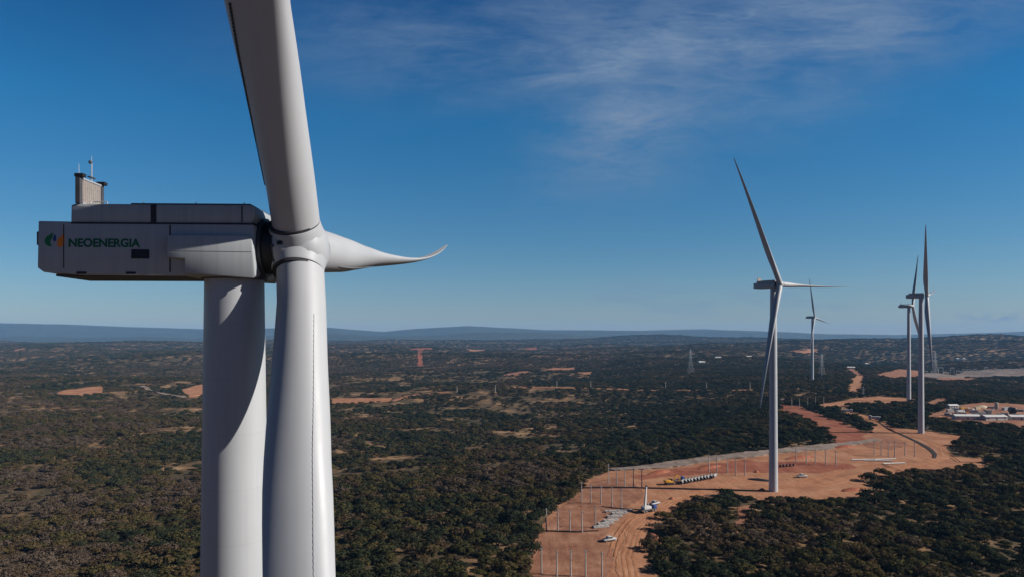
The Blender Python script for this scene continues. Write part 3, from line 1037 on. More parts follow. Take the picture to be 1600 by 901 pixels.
near = turbine_at(468, 388, 40.0, -2.2, 86, 'nearest white wind turbine, its nacelle lettered in green, close to the camera', True, tilt=4.1, span=1.0)
for ch in near.children:
    if ch.name.startswith('rotor_hub'):
        hub_collars(ch, 86)
BLADE.update(cone=2.6, bend=1.4)
t2 = turbine_at(1219, 444, 341, 51, 90, 'white wind turbine on the orange dirt pad, second largest in the picture', tilt=6.0, span=0.93)
t4 = turbine_at(1448, 462, 515, 33, 84, 'white wind turbine at the bend of the trench, in front of another turbine', src=t2, tilt=2.0, span=0.83)
t3 = turbine_at(1426, 478, 743, 39, 270, 'wind turbine just left of and behind the one at the trench bend', src=t2)
t5 = turbine_at(1273, 495.5, 1108, 41, 100, 'farthest and smallest wind turbine, alone in the distant scrub', src=t2)

#@@OBJECTS
# ------------------------------------------------------------------ things on the site


def foot(px, py, dz=0.0):
    p = at(px, py)
    return (p.x, p.y, gz(p.x, p.y) + dz)


ORD = ['first', 'second', 'third', 'fourth', 'fifth', 'sixth', 'seventh', 'eighth', 'ninth', 'tenth', 'eleventh', 'twelfth', 'thirteenth',
       'fourteenth', 'fifteenth', 'sixteenth', 'seventeenth', 'eighteenth', 'nineteenth', 'twentieth']


def pole_master():
    root = empty('utility_pole', (0, 0, 0), 0, 'x', 'utility pole', 'concrete line poles along the cleared strip')
    MB().tube((0, 0, -0.6), (0, 0, 10.6), 0.30, 0.18, 8).build('pole', M['palecon'], root, 40)
    MB().box(-0.08, 0.08, -1.1, 1.1, 9.95, 10.15).build('crossarm', M['palecon'], root)
    for y in (-1.0, 0.0, 1.0):
        z = 10.15 if y else 10.6
        MB().lathe([(z, 0.05), (z + 0.1, 0.11), (z + 0.2, 0.07), (z + 0.3, 0.10), (z + 0.36, 0.03)], 'z', 8, (0, y, 0)).build('insulator', M['darkmetal'], root)
    return root


POLES = [
    ('behind the mobile crane', [(950.6, 755.9, 33), (963.6, 758.8, 30), (976, 760, 30), (989.7, 761.6, 31), (1002.7, 763, 30)], 20),
    ('left of the mobile crane', [(908.6, 784.8, 34), (923, 786, 30), (939, 787.7, 30), (956.4, 792, 32), (971, 795, 33)], 20),
    ('left of the steel bundles', [(853.6, 829.7, 37), (871.5, 830.6, 36), (890.4, 831, 36), (909.5, 832.6, 36), (930.3, 825, 34)], 20),
    ('at the picture bottom', [(846, 897, 40), (869, 903, 42), (891, 901, 42), (914, 901, 42), (938, 905, 42)], 20),
    ('by the concrete pipes', [(1107.9, 737, 28), (1120, 738, 25), (1136.6, 739, 26), (1149.5, 742.5, 27), (1164, 743.5, 27)], 20),
    ('right of the second turbine', [(1243.9, 722, 27), (1259.8, 724.7, 25), (1274, 725.7, 25), (1290, 726.6, 25), (1306, 727.5, 25)], 20),
    ('inside the trench bend', [(1366, 711, 24), (1377, 712, 24), (1388, 713, 24), (1398, 714, 26), (1414, 712, 22), (1429, 714, 24)], 20),
    ('along the grey track', [(1237, 637, 16), (1249, 636, 15), (1262, 635, 15), (1274, 634, 15), (1287, 634, 15)], 20),
]
pm = pole_master()
used = False
for where, row, rz in POLES:
    n = len(row)
    for i, (px, py, hp) in enumerate(row):
        o = copy_tree(pm) if used else pm
        used = True
        o.location = foot(px, min(py, 898))
        if py > 898:
            o.location.y -= (py - 898) * 0.6
        o.rotation_euler = (0, 0, R(rz + random.uniform(-6, 6)))
        k = hp / (F / o.location.y) / 10.9
        o.scale = (1, 1, max(0.8, min(1.25, k)))
        pos = 'leftmost' if i == 0 else 'rightmost' if i == n - 1 else ORD[i] + ' from the left'
        o['label'] = 'pale concrete pole, %s in the row %s' % (pos, where)
FARP = [(714, 614, 5), (774, 612, 9), (870, 606, 8), (923, 606, 8), (1040, 608, 9), (1104, 609, 10), (1172, 609, 15)]
for i, (px, py, hp) in enumerate(FARP):
    o = copy_tree(pm)
    o.location = foot(px, py)
    o.rotation_euler = (0, 0, R(85))
    o.scale = (1.8, 1.8, 1.0)
    o['label'] = 'distant power pole beside the long dirt track, %s' % ('leftmost' if i == 0 else 'rightmost' if i == len(FARP) - 1 else ORD[i] + ' from the left')
    o['group'] = 'power poles along the long dirt track'


def wheel(name, x, y, r, w_, root):
    wh = MB().lathe([(y - w_ / 2, r * 0.8), (y - w_ / 2 + 0.03, r), (y + w_ / 2 - 0.03, r), (y + w_ / 2, r * 0.8)], 'x', 18).bm
    bmesh.ops.transform(wh, matrix=Matrix.Rotation(R(90), 4, 'Z'), verts=wh.verts[:])
    for v in wh.verts:
        v.co.x = -v.co.x + x if False else v.co.x + x
        v.co.z += r
    b = MB()
    b.bm = wh
    t = b.build(name, M['tyre'], root, 40)
    s = 1 if y > 0 else -1
    b = MB().tube((x, y + s * (w_ / 2 - 0.06), r), (x, y + s * (w_ / 2 + 0.015), r), r * 0.5, r * 0.45, 12)
    b.build('rim', M['galv'], t)
    return t


def pickup_master():
    r = empty('pickup_truck', (0, 0, 0), 0, 'x', 'pickup truck', 'white vehicles on the site')
    MB().poly_prism([(-2.6, 0.5), (2.5, 0.5), (2.65, 0.75), (2.6, 1.05), (1.3, 1.18), (0.55, 1.80), (-0.75, 1.84), (-0.95, 1.12), (-2.6, 1.10)], 'y', -0.92, 0.92).build('body', M['white'], r, 40, bevel=0.06)
    MB().poly_prism([(1.12, 1.20), (0.55, 1.70), (-0.68, 1.74), (-0.82, 1.20)], 'y', -0.935, 0.935).build('side_window', M['glass'], r)
    MB().poly_prism([(1.26, 1.22), (1.32, 1.22), (0.66, 1.78), (0.58, 1.76)], 'y', -0.78, 0.78).build('windscreen', M['glass'], r)
    MB().box(-2.5, -1.0, -0.78, 0.78, 1.10, 1.125).build('load_bed', M['darkmetal'], r)
    MB().box(2.6, 2.72, -0.85, 0.85, 0.5, 0.72).build('bumper', M['darkmetal'], r, None, 0.03)
    for x in (1.65, -1.65):
        for y in (0.82, -0.82):
            wheel('wheel', x, y, 0.38, 0.26, r)
    return r


def lorry_master():
    r = empty('tipper_truck', (0, 0, 0), 0, 'x', 'truck', 'trucks on the dirt road')
    MB().box(-3.6, 3.4, -0.5, 0.5, 0.7, 1.0).build('chassis', M['darkmetal'], r)
    MB().poly_prism([(1.7, 1.0), (3.7, 1.0), (3.75, 1.9), (3.45, 2.95), (1.8, 3.0)], 'y', -1.2, 1.2).build('cab', M['white'], r, 40, bevel=0.08)
    MB().poly_prism([(3.79, 1.95), (3.52, 2.8), (3.46, 2.78), (3.73, 1.93)], 'y', -1.05, 1.05).build('windscreen', M['glass'], r)
    MB().box(2.3, 3.2, -1.215, 1.215, 1.95, 2.7).build('side_window', M['glass'], r)
    MB().poly_prism([(-3.7, 1.05), (1.4, 1.05), (1.55, 2.5), (-3.9, 2.5)], 'y', -1.22, 1.22).build('tipper_body', M['white'], r, 40, bevel=0.05)
    for x in (2.6, -1.5, -2.8):
        for y in (1.05, -1.05):
            wheel('wheel', x, y, 0.52, 0.32, r)
    return r


pk = pickup_master()
spots = [(1023, 789, 40, 'white pickup parked just right of the mobile crane'),
         (952, 846, 25, 'white pickup beside the scraped strip left of the dirt road'),
         (1253, 746, 10, 'white pickup on the pad right of the second turbine'),
         (1449, 671, 60, 'white pickup beside the foot of the turbine at the trench bend'),
         (1304, 638, -30, 'white pickup at the head of the red earth bank')]
for i, (px, py, rz, lb) in enumerate(spots):
    o = pk if i == 0 else copy_tree(pk)
    o.location = foot(px, py, 0.35)
    o.rotation_euler = (0, 0, R(rz))
    o['label'] = lb
lo = lorry_master()
for i, (px, py, rz, lb) in enumerate([(1366, 656, 150, 'white tipper truck on the road above the trench'), (1324, 645, -25, 'white tipper truck at the upper end of the dirt road'),
                                      (1500, 646, 20, 'white tipper truck among the containers of the work camp')]):
    o = lo if i == 0 else copy_tree(lo)
    o.location = foot(px, py, 0.4)
    o.rotation_euler = (0, 0, R(rz))
    o.scale = (1.15, 1.15, 1.15)
    o['label'] = lb

# mobile crane with a steep white boom
cr = empty('mobile_crane', foot(1012, 800, 0.35), R(35), 'mobile crane with a steep white boom and blue cab beside the dirt road', 'crane')
MB().box(-4.4, 4.2, -1.25, 1.25, 0.75, 1.35).build('chassis', M['darkmetal'], cr, None, 0.05)
MB().poly_prism([(2.5, 1.35), (4.3, 1.35), (4.35, 1.9), (4.0, 2.6), (2.6, 2.65)], 'y', -1.2, 0.2).build('driver_cab', M['blue'], cr, 40, bevel=0.07)
ct = MB().poly_prism([(-2.9, 1.36), (1.2, 1.36), (1.2, 2.3), (0.2, 2.75), (-2.9, 2.5)], 'y', -1.15, 1.15).build('crane_housing', M['white'], cr, 40, bevel=0.06)
MB().poly_prism([(1.21, 1.6), (1.26, 1.6), (1.26, 2.2), (1.21, 2.2)], 'y', 0.2, 1.0).build('cab_window', M['glass'], ct)
bm_ = MB()
bm_.tube((-1.6, 0, 2.3), (-0.6, 0.5, 7.2), 0.52, 0.48, 4)
bm_.build('boom_base', M['white'], cr)
MB().tube((-0.62, 0.49, 7.1), (0.1, 0.85, 10.4), 0.40, 0.34, 4).build('boom_section', M['white'], cr)
MB().box(-0.25, 0.55, 0.45, 1.15, 10.35, 10.95).build('boom_head', M['darkmetal'], cr, None, 0.05)
MB().tube((0.9, 0.1, 2.2), (-0.75, 0.4, 6.2), 0.14, 0.10, 8).build('lift_cylinder', M['galv'], cr)
for x in (3.2, 1.9, -1.8, -3.1):
    for y in (1.1, -1.1):
        wheel('wheel', x, y, 0.56, 0.38, cr)
for x in (1.0, -4.1):
    for s in (-1, 1):
        MB().box(x - 0.15, x + 0.15, min(s * 1.2, s * 2.3), max(s * 1.2, s * 2.3), 0.8, 1.0).build('outrigger', M['yellow'], cr)

# yellow excavator near the pipes
ex = empty('excavator', foot(1046, 757, 0.3), R(12), 'yellow excavator at the left end of the row of concrete pipes', 'excavator')
for y in (-1.1, 1.1):
    MB().poly_prism([(-2.0, 0.25), (-1.6, 0.0), (1.6, 0.0), (2.0, 0.25), (2.0, 0.7), (1.6, 0.95), (-1.6, 0.95), (-2.0, 0.7)], 'y', y - 0.3, y + 0.3).build('track', M['tyre'], ex, None, 0.05)
MB().poly_prism([(-2.6, 1.05), (1.5, 1.05), (1.5, 1.6), (0.4, 1.75), (0.2, 2.3), (-2.6, 2.2)], 'y', -1.3, 1.3).build('upper_body', M['yellow'], ex, 40, bevel=0.08)
cb = MB().poly_prism([(0.1, 1.7), (1.55, 1.62), (1.45, 2.5), (1.1, 3.1), (0.1, 3.1)], 'y', 0.25, 1.25).build('cab', M['yellow'], ex, 40, bevel=0.06)
MB().poly_prism([(0.25, 2.1), (1.40, 2.1), (1.32, 2.5), (1.05, 2.95), (0.25, 2.95)], 'y', 0.235, 1.265).build('window', M['glass'], cb)
MB().poly_prism([(1.3, 1.5), (1.6, 1.4), (3.9, 4.1), (5.6, 3.4), (5.7, 3.75), (3.9, 4.7), (3.4, 4.5)], 'y', -0.35, 0.15).build('boom', M['yellow'], ex, None, 0.04)
MB().poly_prism([(5.35, 4.0), (5.75, 3.9), (5.5, 1.3), (5.2, 1.3)], 'y', -0.28, 0.08).build('arm', M['yellow'], ex, None, 0.03)
MB().poly_prism([(5.2, 1.4), (5.6, 1.35), (5.5, 0.4), (4.9, 0.05), (4.5, 0.5), (4.9, 0.8)], 'y', -0.6, 0.4).build('bucket', M['darkmetal'], ex, None, 0.03)
bt = empty('flatbed_truck', foot(1058, 753, 0.3), R(10), 'blue flatbed truck between the yellow excavator and the concrete pipes', 'truck')
MB().box(-3.2, 2.0, -1.15, 1.15, 0.95, 1.2).build('flatbed', M['darkmetal'], bt)
MB().poly_prism([(2.05, 0.7), (3.7, 0.7), (3.75, 1.6), (3.5, 2.6), (2.1, 2.65)], 'y', -1.15, 1.15).build('cab', M['blue'], bt, 40, bevel=0.07)
MB().poly_prism([(3.78, 1.65), (3.55, 2.5), (3.49, 2.48), (3.72, 1.63)], 'y', -1.0, 1.0).build('windscreen', M['glass'], bt)
MB().box(-3.2, -3.05, -1.15, 1.15, 1.2, 1.9).build('tail_board', M['blue'], bt)
for x in (2.8, -2.0):
    for y in (1.0, -1.0):
        wheel('wheel', x, y, 0.48, 0.3, bt)

# concrete pipes lying in a row, steel bundles, drums, white poles


def pipe_mb(L, r0, r1):
    b = MB()
    n = 18
    rings = []
    for (x, r) in ((-L / 2, r0), (L / 2 - 0.4, r0), (L / 2 - 0.38, r0 * 1.14), (L / 2, r0 * 1.14), (L / 2, r1), (-L / 2, r1)):
        rings.append([b.bm.verts.new((x, r * math.cos(2 * math.pi * i / n), r * math.sin(2 * math.pi * i / n) + r0 * 1.14)) for i in range(n)])
    for k in range(6):
        for i in range(n):
            j = (i + 1) % n
            b.bm.faces.new((rings[k][i], rings[k][j], rings[(k + 1) % 6][j], rings[(k + 1) % 6][i]))
    return b


pp = tag(pipe_mb(6.0, 0.85, 0.68).build('concrete_pipe', M['pipe'], None, 40), 'x', 'pipe', 'concrete pipes lying in a row on the pad')
NP_ = 11
for i in range(NP_):
    o = pp if i == 0 else pp.copy()
    if i:
        col.objects.link(o)
    f = i / (NP_ - 1)
    o.location = foot(1066 + 50 * f, 755.5 - 9.5 * f, 0.3)
    o.rotation_euler = (0, 0, R(68 + random.uniform(-7, 7)))
    o['label'] = 'grey concrete pipe, %s in the row left of the second turbine' % ('leftmost' if i == 0 else 'rightmost' if i == NP_ - 1 else ORD[i] + ' from the left')


def bundle(name, n, L, r):
    b = MB()
    q = 0
    for row in range(2):
        for k in range(n - row):
            b.tube((-L / 2 + random.uniform(-.3, .3), (k - (n - row) / 2) * 2 * r, r + row * 1.75 * r), (L / 2 + random.uniform(-.3, .3), (k - (n - row) / 2) * 2 * r, r + row * 1.75 * r), r, r, 8)
    b.box(-L * 0.3, -L * 0.3 + 0.12, -n * r - 0.1, n * r - r + 0.1, 0.0, 4.0 * r)
    b.box(L * 0.3, L * 0.3 + 0.12, -n * r - 0.1, n * r - r + 0.1, 0.0, 4.0 * r)
    return b.build(name, M['pipe'], None, 40)


for i, (px, py, rz) in enumerate([(938, 824, 20), (946, 819, 18), (954, 814, 25), (960, 808, 15), (968, 803, 12), (957, 800, 8), (976, 799, 5)]):
    o = bundle('pole_bundle', 5, 6.5, 0.22)
    o.location = foot(px, py, 0.3)
    o.rotation_euler = (0, 0, R(rz))
    tag(o, 'bundle of grey poles beside the dirt road, %s of seven' % ('nearest' if i == 0 else 'farthest right' if i == 6 else ORD[i] + ' nearest'), 'bundle', 'pole bundles beside the dirt road')
dm = empty('cable_drum', (0, 0, 0), 0, 'x', 'cable drum', 'cable drums behind the second turbine')
for y in (-0.55, 0.55):
    b = MB().lathe([(y - 0.05, 1.1), (y + 0.05, 1.1)], 'x', 24)
    bmesh.ops.transform(b.bm, matrix=Matrix.Translation((0, 0, 1.1)) @ Matrix.Rotation(R(90), 4, 'Z'), verts=b.bm.verts[:])
    b.build('flange', M['darkmetal'], dm)
b = MB().lathe([(-0.48, 0.85), (0.48, 0.85)], 'x', 24)
bmesh.ops.transform(b.bm, matrix=Matrix.Translation((0, 0, 1.1)) @ Matrix.Rotation(R(90), 4, 'Z'), verts=b.bm.verts[:])
b.build('cable', M['black'], dm, 40)
for i in range(5):
    o = dm if i == 0 else copy_tree(dm)
    o.location = foot(1219 + 5.2 * i, 730 - 0.4 * i, 0.3)
    o.scale = (0.75, 0.75, 0.75)
    o.rotation_euler = (0, 0, R(70 + random.uniform(-15, 15)))
    o['label'] = 'dark cable drum, %s in the short row right of the second turbine' % ('leftmost' if i == 0 else 'rightmost' if i == 4 else ORD[i] + ' from the left')
for i, (px, py, rz, L) in enumerate([(1352, 719, 8, 17), (1372, 721, 172, 15), (1383, 718.5, 12, 14), (1397, 725, 12, 14)]):
    o = MB().tube((-L / 2, 0, 0.45), (L / 2, 0, 0.40), 0.42, 0.30, 10).build('white_pole', M['white'], None, 40)
    o.location = foot(px, py, 0.3)
    o.rotation_euler = (0, 0, R(rz))
    tag(o, 'white pole lying on the dirt inside the trench bend, %s' % ('leftmost' if i == 0 else 'rightmost' if i == 3 else ORD[i] + ' from the left'), 'pole', 'white poles lying on the dirt')


def heap(name, px, py, rx, ry, h, mat, lb, cat, seed):
    b = MB()
    r = random.Random(seed)
    n, m = 22, 7
    rings = []
    for k in range(m):
        f = k / (m - 1)
        ring = []
        for i in range(n):
            a = 2 * math.pi * i / n
            q = (1 - f) * (1 + r.uniform(-0.1, 0.1))
            ring.append(b.bm.verts.new((rx * q * math.cos(a), ry * q * math.sin(a), h * (1 - (1 - f) ** 1.7) - (0.3 if k == 0 else 0) + r.uniform(-0.05, 0.05) * h)))
        rings.append(ring)
    for k in range(m - 1):
        for i in range(n):
            j = (i + 1) % n
            b.bm.faces.new((rings[k][i], rings[k][j], rings[k + 1][j], rings[k + 1][i]))
    o = b.build(name, mat, None, 60)
    o.location = foot(px, py, 0.2)
    return tag(o, lb, cat)


o = heap('mound', 1186, 750, 7.0, 2.6, 0.9, M['black'], 'low black mound left of the second turbine', 'mound', 1)  # low mound in one even near-black colour
o.rotation_euler = (0, 0, R(-32))
for i, (px, py, rx, lb) in enumerate([(1050, 780, 1.6, 'small dark soil heap on the dirt road bend'), (1182, 738, 1.5, 'small soil heap behind the low black mound'),
                                      (1362, 675, 2.0, 'small soil heap beside the upper trench'), (1191, 766, 1.8, 'soil heap at the foot of the second turbine')]):
    heap('soil_heap', px, py, rx, rx * 0.8, 1.1, M['soilpile'], lb, 'soil heap', 20 + i)

for i, (a_, b_, wd, hh, lb) in enumerate([
        ((1012, 742), (1050, 735), 3.2, 1.5, 'red spoil bank below the gravel strip, left of the concrete pipes'), ((1090, 734), (1130, 727), 3.0, 1.4, 'red spoil bank below the gravel strip, behind the concrete pipes'),
        ((1225, 718), (1275, 713), 3.0, 1.6, 'red spoil bank below the gravel strip, right of the second turbine'), ((1300, 700), (1340, 697), 3.2, 1.5, 'red spoil bank at the foot of the red earth cut'),
        ((1312, 768), (1352, 764), 2.6, 1.3, 'low spoil bank on the lower right edge of the pad'), ((1420, 738), (1480, 734), 2.4, 1.2, 'low spoil bank on the outer edge of the road bend'),
        ((1028, 850), (1016, 832), 2.2, 1.1, 'low spoil bank between the dirt road and the near thicket'),
        ((1402, 676), (1385, 668), 1.8, 1.0, 'spoil bank beside the upper trench')]):
    A_, B_ = at(*a_), at(*b_)
    d_ = (B_ - A_)
    o = heap('spoil_bank', (a_[0] + b_[0]) / 2, (a_[1] + b_[1]) / 2, d_.length / 2, wd, hh, M['reddirt'], lb, 'spoil bank', 60 + i)
    o.rotation_euler = (0, 0, math.atan2(d_.y, d_.x))

# work camp at the right edge


def shed(px, py, L, W_, Hh, rz, lb):
    r = empty('shed', foot(px, py, 0.4), R(rz), lb, 'shed', 'white roofed sheds of the work camp')
    MB().box(-L / 2, L / 2, -W_ / 2, W_ / 2, 0, Hh).build('wall', M['wallpale'], r)
    MB().poly_prism([(-W_ / 2 - 0.5, Hh + 0.004), (0, Hh + 1.2), (W_ / 2 + 0.5, Hh + 0.004), (W_ / 2 + 0.5, Hh + 0.13), (0, Hh + 1.36), (-W_ / 2 - 0.5, Hh + 0.13)], 'x', -L / 2 - 0.4, L / 2 + 0.4).build('roof', M['roofwhite'], r)
    for x in np.linspace(-L / 2 + 1.5, L / 2 - 2.5, max(2, int(L / 5))):
        MB().box(x, x + 1.0, -W_ / 2 - 0.03, -W_ / 2 + 0.1, 1.0, 2.0).build('window', M['glass'], r)
    MB().box(-0.5, 0.5, -W_ / 2 - 0.03, -W_ / 2 + 0.1, 0.02, 2.1).build('door', M['darkmetal'], r)
    return r


shed(1509, 655, 19, 7, 2.8, -6, 'long white roofed shed at the front left of the work camp')
shed(1552, 656, 18, 8, 2.8, 4, 'white roofed shed at the front centre of the work camp')
shed(1592, 656, 16, 7, 2.8, -4, 'white roofed shed at the right edge of the picture')
shed(1488, 638, 9, 5, 2.6, 8, 'small white roofed shed at the back of the work camp')
si = empty('batching_plant', foot(1557, 647, 0.4), R(12), 'tall silo plant with a sloping conveyor in the work camp', 'silo')
MB().lathe([(3.4, 0.4), (5.2, 1.4), (9.6, 1.4), (10.2, 0.7)], 'z', 24).build('silo', M['palecon'], si, 40)
for x in (-1, 1):
    for y in (-1, 1):
        MB().tube((x, y, -0.3), (x, y, 5.2), 0.12, 0.12, 6).build('leg', M['galv'], si)
cv = MB()
cv.poly_prism([(-11.0, 0.3), (-10.6, 0.3), (-0.6, 5.6), (-0.6, 6.1), (-1.2, 6.1)], 'y', -0.5, 0.5)
cv.build('conveyor', M['galv'], si)
MB().poly_prism([(-10.6, 0.1), (-6.8, 0.1), (-6.2, 3.2), (-11.2, 3.2)], 'y', -1.6, 1.6).build('hopper', M['darkmetal'], si)
tk = empty('storage_tank', foot(1582, 646, 0.4), R(75), 'dark round storage tank lying at the right of the work camp', 'tank')
MB().lathe([(-4.4, 0.6), (-4.2, 2.1), (-3.8, 2.5), (3.8, 2.5), (4.2, 2.1), (4.4, 0.6)], 'x', 28, (0, 0, 3.0)).build('tank_shell', M['black'], tk, 40)
for x in (-2.6, 2.6):
    MB().box(x - 0.3, x + 0.3, -1.8, 1.8, -0.2, 1.6).build('cradle', M['concrete'], tk)
cols = [('white', 'white'), ('red', 'red'), ('orange', 'orange'), ('blue', 'blue'), ('yellow', 'yellow'), ('galv', 'grey'), ('white', 'white'), ('red', 'red')]


def container(px, py, rz, mk, lb):
    r = empty('container', foot(px, py, 0.4), R(rz), lb, 'container', 'shipping containers of the work camp')
    prof = []
    n = 24
    for i in range(n):
        x = -3.0 + 6.0 * i / n
        prof += [(x, 0.0 if i % 2 == 0 else 0.05), (x + 6.0 / n * 0.8, 0.0 if i % 2 == 0 else 0.05)]
    ol = [(x, -1.2 - y) for x, y in prof] + [(3.0, -1.2), (3.0, 1.2)] + [(x, 1.2 + y) for x, y in reversed(prof)]
    MB().poly_prism(ol, 'z', 0.1, 2.5).build('shell', M[mk], r)
    MB().box(-3.05, 3.05, -1.27, 1.27, 2.5, 2.62).build('lid', M[mk], r)
    for y in (-0.6, 0.6):
        MB().box(3.0, 3.06, y - 0.55, y + 0.55, 0.2, 2.4).build('door', M[mk], r)
    return r


for i, (px, py, rz, mk, lb) in enumerate([
        (1484, 644, 10, 'white', 'white container, leftmost in the work camp'), (1493, 642, -20, 'galv', 'grey container between the small shed and the tipper truck'),
        (1504, 641, 15, 'yellow', 'yellow container in the clutter of the work camp'), (1513, 643, 5, 'soilpile', 'rusty red container in the clutter of the work camp'),
        (1521, 645, -12, 'white', 'white container left of the silo plant hopper'), (1527, 640, 20, 'sand', 'sand coloured container behind the white one left of the silo plant'),
        (1534, 648, 0, 'concrete', 'concrete grey container in front of the silo plant'), (1570, 641, 30, 'galv', 'grey container between the silo plant and the dark tank')]):
    container(px, py, rz, mk, lb)
ss = tag(MB().box(-2.4, 2.4, -1.2, 1.2, 0.0, 0.35).box(-2.3, 2.4, -1.2, 1.1, 0.40, 0.75).box(-2.4, 2.3, -1.1, 1.2, 0.80, 1.15).box(-1.6, -1.4, -1.15, 1.15, 0.35, 0.40).box(1.4, 1.6, -1.15, 1.15, 0.35, 0.40)
         .box(-1.6, -1.4, -1.1, 1.1, 0.75, 0.80).box(1.4, 1.6, -1.1, 1.1, 0.75, 0.80).build('slab_stack', M['palecon'], None),
         'pale grey stack of concrete slabs in the clutter of the work camp', 'slab stack', 'slab stacks of the work camp')
for i, (px, py) in enumerate([(1481, 649), (1488, 651), (1497, 647), (1507, 646), (1512, 639), (1519, 641), (1524, 649), (1541, 643), (1546, 650), (1563, 650), (1571, 648), (1575, 638), (1589, 649), (1595, 643), (1500, 637), (1549, 638)]):
    o = ss if i == 0 else ss.copy()
    if i:
        col.objects.link(o)
    o.location = foot(px, py, 0.4)
    o.rotation_euler = (0, 0, random.uniform(0, 3.1))
    o.scale = (1, 1, random.uniform(0.8, 1.8))
heap('sand_heap', 1535, 637, 7, 5, 2.6, M['sand'], 'pale sand heap at the back of the work camp', 'sand heap', 41)
heap('sand_heap', 1466, 652, 6, 4, 1.6, M['dirt'], 'orange earth heap at the left end of the work camp', 'earth heap', 42)

# lattice pylons


def pylon(px, py, hpx, rz, lb):
    p = foot(px, py)
    Hh = hpx / (F / p[1])
    r = empty('lattice_pylon', p, R(rz), lb, 'pylon', 'lattice pylons')
    b = MB()
    w0, w1 = Hh * 0.11, Hh * 0.02
    lv = [0, 0.2, 0.36, 0.5, 0.62, 0.72, 0.81, 0.9, 1.0]

    def c(k, i):
        f = lv[k]
        wv = w0 + (w1 * 1.6 - w0) * min(1, f / 0.62) if f < 0.62 else w1 * 1.6 + (w1 * 0.6 - w1 * 1.6) * (f - 0.62) / 0.38
        return Vector((wv * (1 if i in (0, 3) else -1), wv * (1 if i < 2 else -1), f * Hh))
    t = 0.0026 * Hh
    for k in range(len(lv) - 1):
        for i in range(4):
            j = (i + 1) % 4
            b.tube(c(k, i), c(k + 1, i), t, t, 4, False)
            b.tube(c(k, i), c(k + 1, j), t * 0.6, t * 0.6, 4, False)
            b.tube(c(k, j), c(k + 1, i), t * 0.6, t * 0.6, 4, False)
            b.tube(c(k + 1, i), c(k + 1, j), t * 0.6, t * 0.6, 4, False)
    b.build('lattice_body', M['galv'], r)
    for f, a in ((0.66, 0.16), (0.78, 0.20), (0.90, 0.13)):
        m = MB()
        for s in (-1, 1):
            m.tube((0, -w1, f * Hh), (s * a * Hh, 0, f * Hh), t * 0.8, t * 0.7, 4)
            m.tube((0, w1, f * Hh), (s * a * Hh, 0, f * Hh), t * 0.8, t * 0.7, 4)
            m.tube((0, 0, (f + 0.045) * Hh), (s * a * Hh, 0, f * Hh), t * 0.7, t * 0.7, 4)
        m.build('crossarm', M['galv'], r)
    return r


pylon(1079, 583, 38, 15, 'lattice pylon standing alone in the scrub left of the second turbine')
pylon(1461, 592, 44, 25, 'lattice pylon behind the turbine at the trench bend')
pylon(1284, 588, 36, 20, 'lattice pylon right of the farthest turbine')
pylon(1349, 620, 17, 10, 'small lattice pylon by the dirt patch below the upper road')

# substation gantries
for i, (px, py) in enumerate([(1446, 590), (1458, 588), (1470, 585), (1478, 589), (1488, 584), (1498, 588), (1506, 583), (1514, 587), (1524, 584), (1533, 588), (1541, 583), (1550, 586), (1560, 583), (1568, 586), (1578, 583), (1588, 585), (1597, 583)]):
    if i == 0:
        gm = empty('substation_gantry', foot(px, py), R(8), 'thin steel gantry standing in the grey substation yard', 'gantry', 'gantries of the substation')
        for x in (-5, 5):
            lg = MB()
            lg.tube((x - 0.7, 0, -0.5), (x, 0, 13), 0.2, 0.16, 5)
            lg.tube((x + 0.7, 0, -0.5), (x, 0, 13), 0.2, 0.16, 5)
            lg.box(x - 0.45, x + 0.45, -0.1, 0.1, 5, 5.3)
            lg.build('leg', M['galv'], gm)
        MB().box(-5.4, 5.4, -0.3, 0.3, 12.2, 12.9).build('beam', M['galv'], gm)
        for x in (-3, 0, 3):
            MB().lathe([(10.4, 0.12), (11.2, 0.22), (12.1, 0.1)], 'z', 8, (x, 0, 0)).build('insulator', M['darkmetal'], gm)
        o = gm
    else:
        o = copy_tree(gm)
        o.location = foot(px, py)
        o.rotation_euler = (0, 0, R(8 + random.uniform(-4, 4)))
        sc_ = random.uniform(0.75, 1.25)
        o.scale = (1, 1, sc_)

# scattered houses


def house(px, py, L, W_, rz, lb, tile):
    r = empty('farmhouse', foot(px, py), R(rz), lb, 'house', 'scattered houses in the scrub')
    Hh = 3.2
    MB().box(-L / 2, L / 2, -W_ / 2, W_ / 2, -0.8, Hh).build('wall', M['roofwhite'], r)
    MB().poly_prism([(-W_ / 2 - 0.6, Hh - 0.1), (0, Hh + 1.8), (W_ / 2 + 0.6, Hh - 0.1), (W_ / 2 + 0.6, Hh + 0.06), (0, Hh + 1.98), (-W_ / 2 - 0.6, Hh + 0.06)], 'x', -L / 2 - 0.5, L / 2 + 0.5).build('roof', M['tile'] if tile else M['roofwhite'], r)
    MB().box(-0.5, 0.5, -W_ / 2 - 0.04, -W_ / 2 + 0.1, 0.0, 2.1).build('door', M['darkmetal'], r)
    for x in (-L * 0.3, L * 0.3):
        MB().box(x - 0.6, x + 0.6, -W_ / 2 - 0.04, -W_ / 2 + 0.1, 1.0, 2.1).build('window', M['glass'], r)


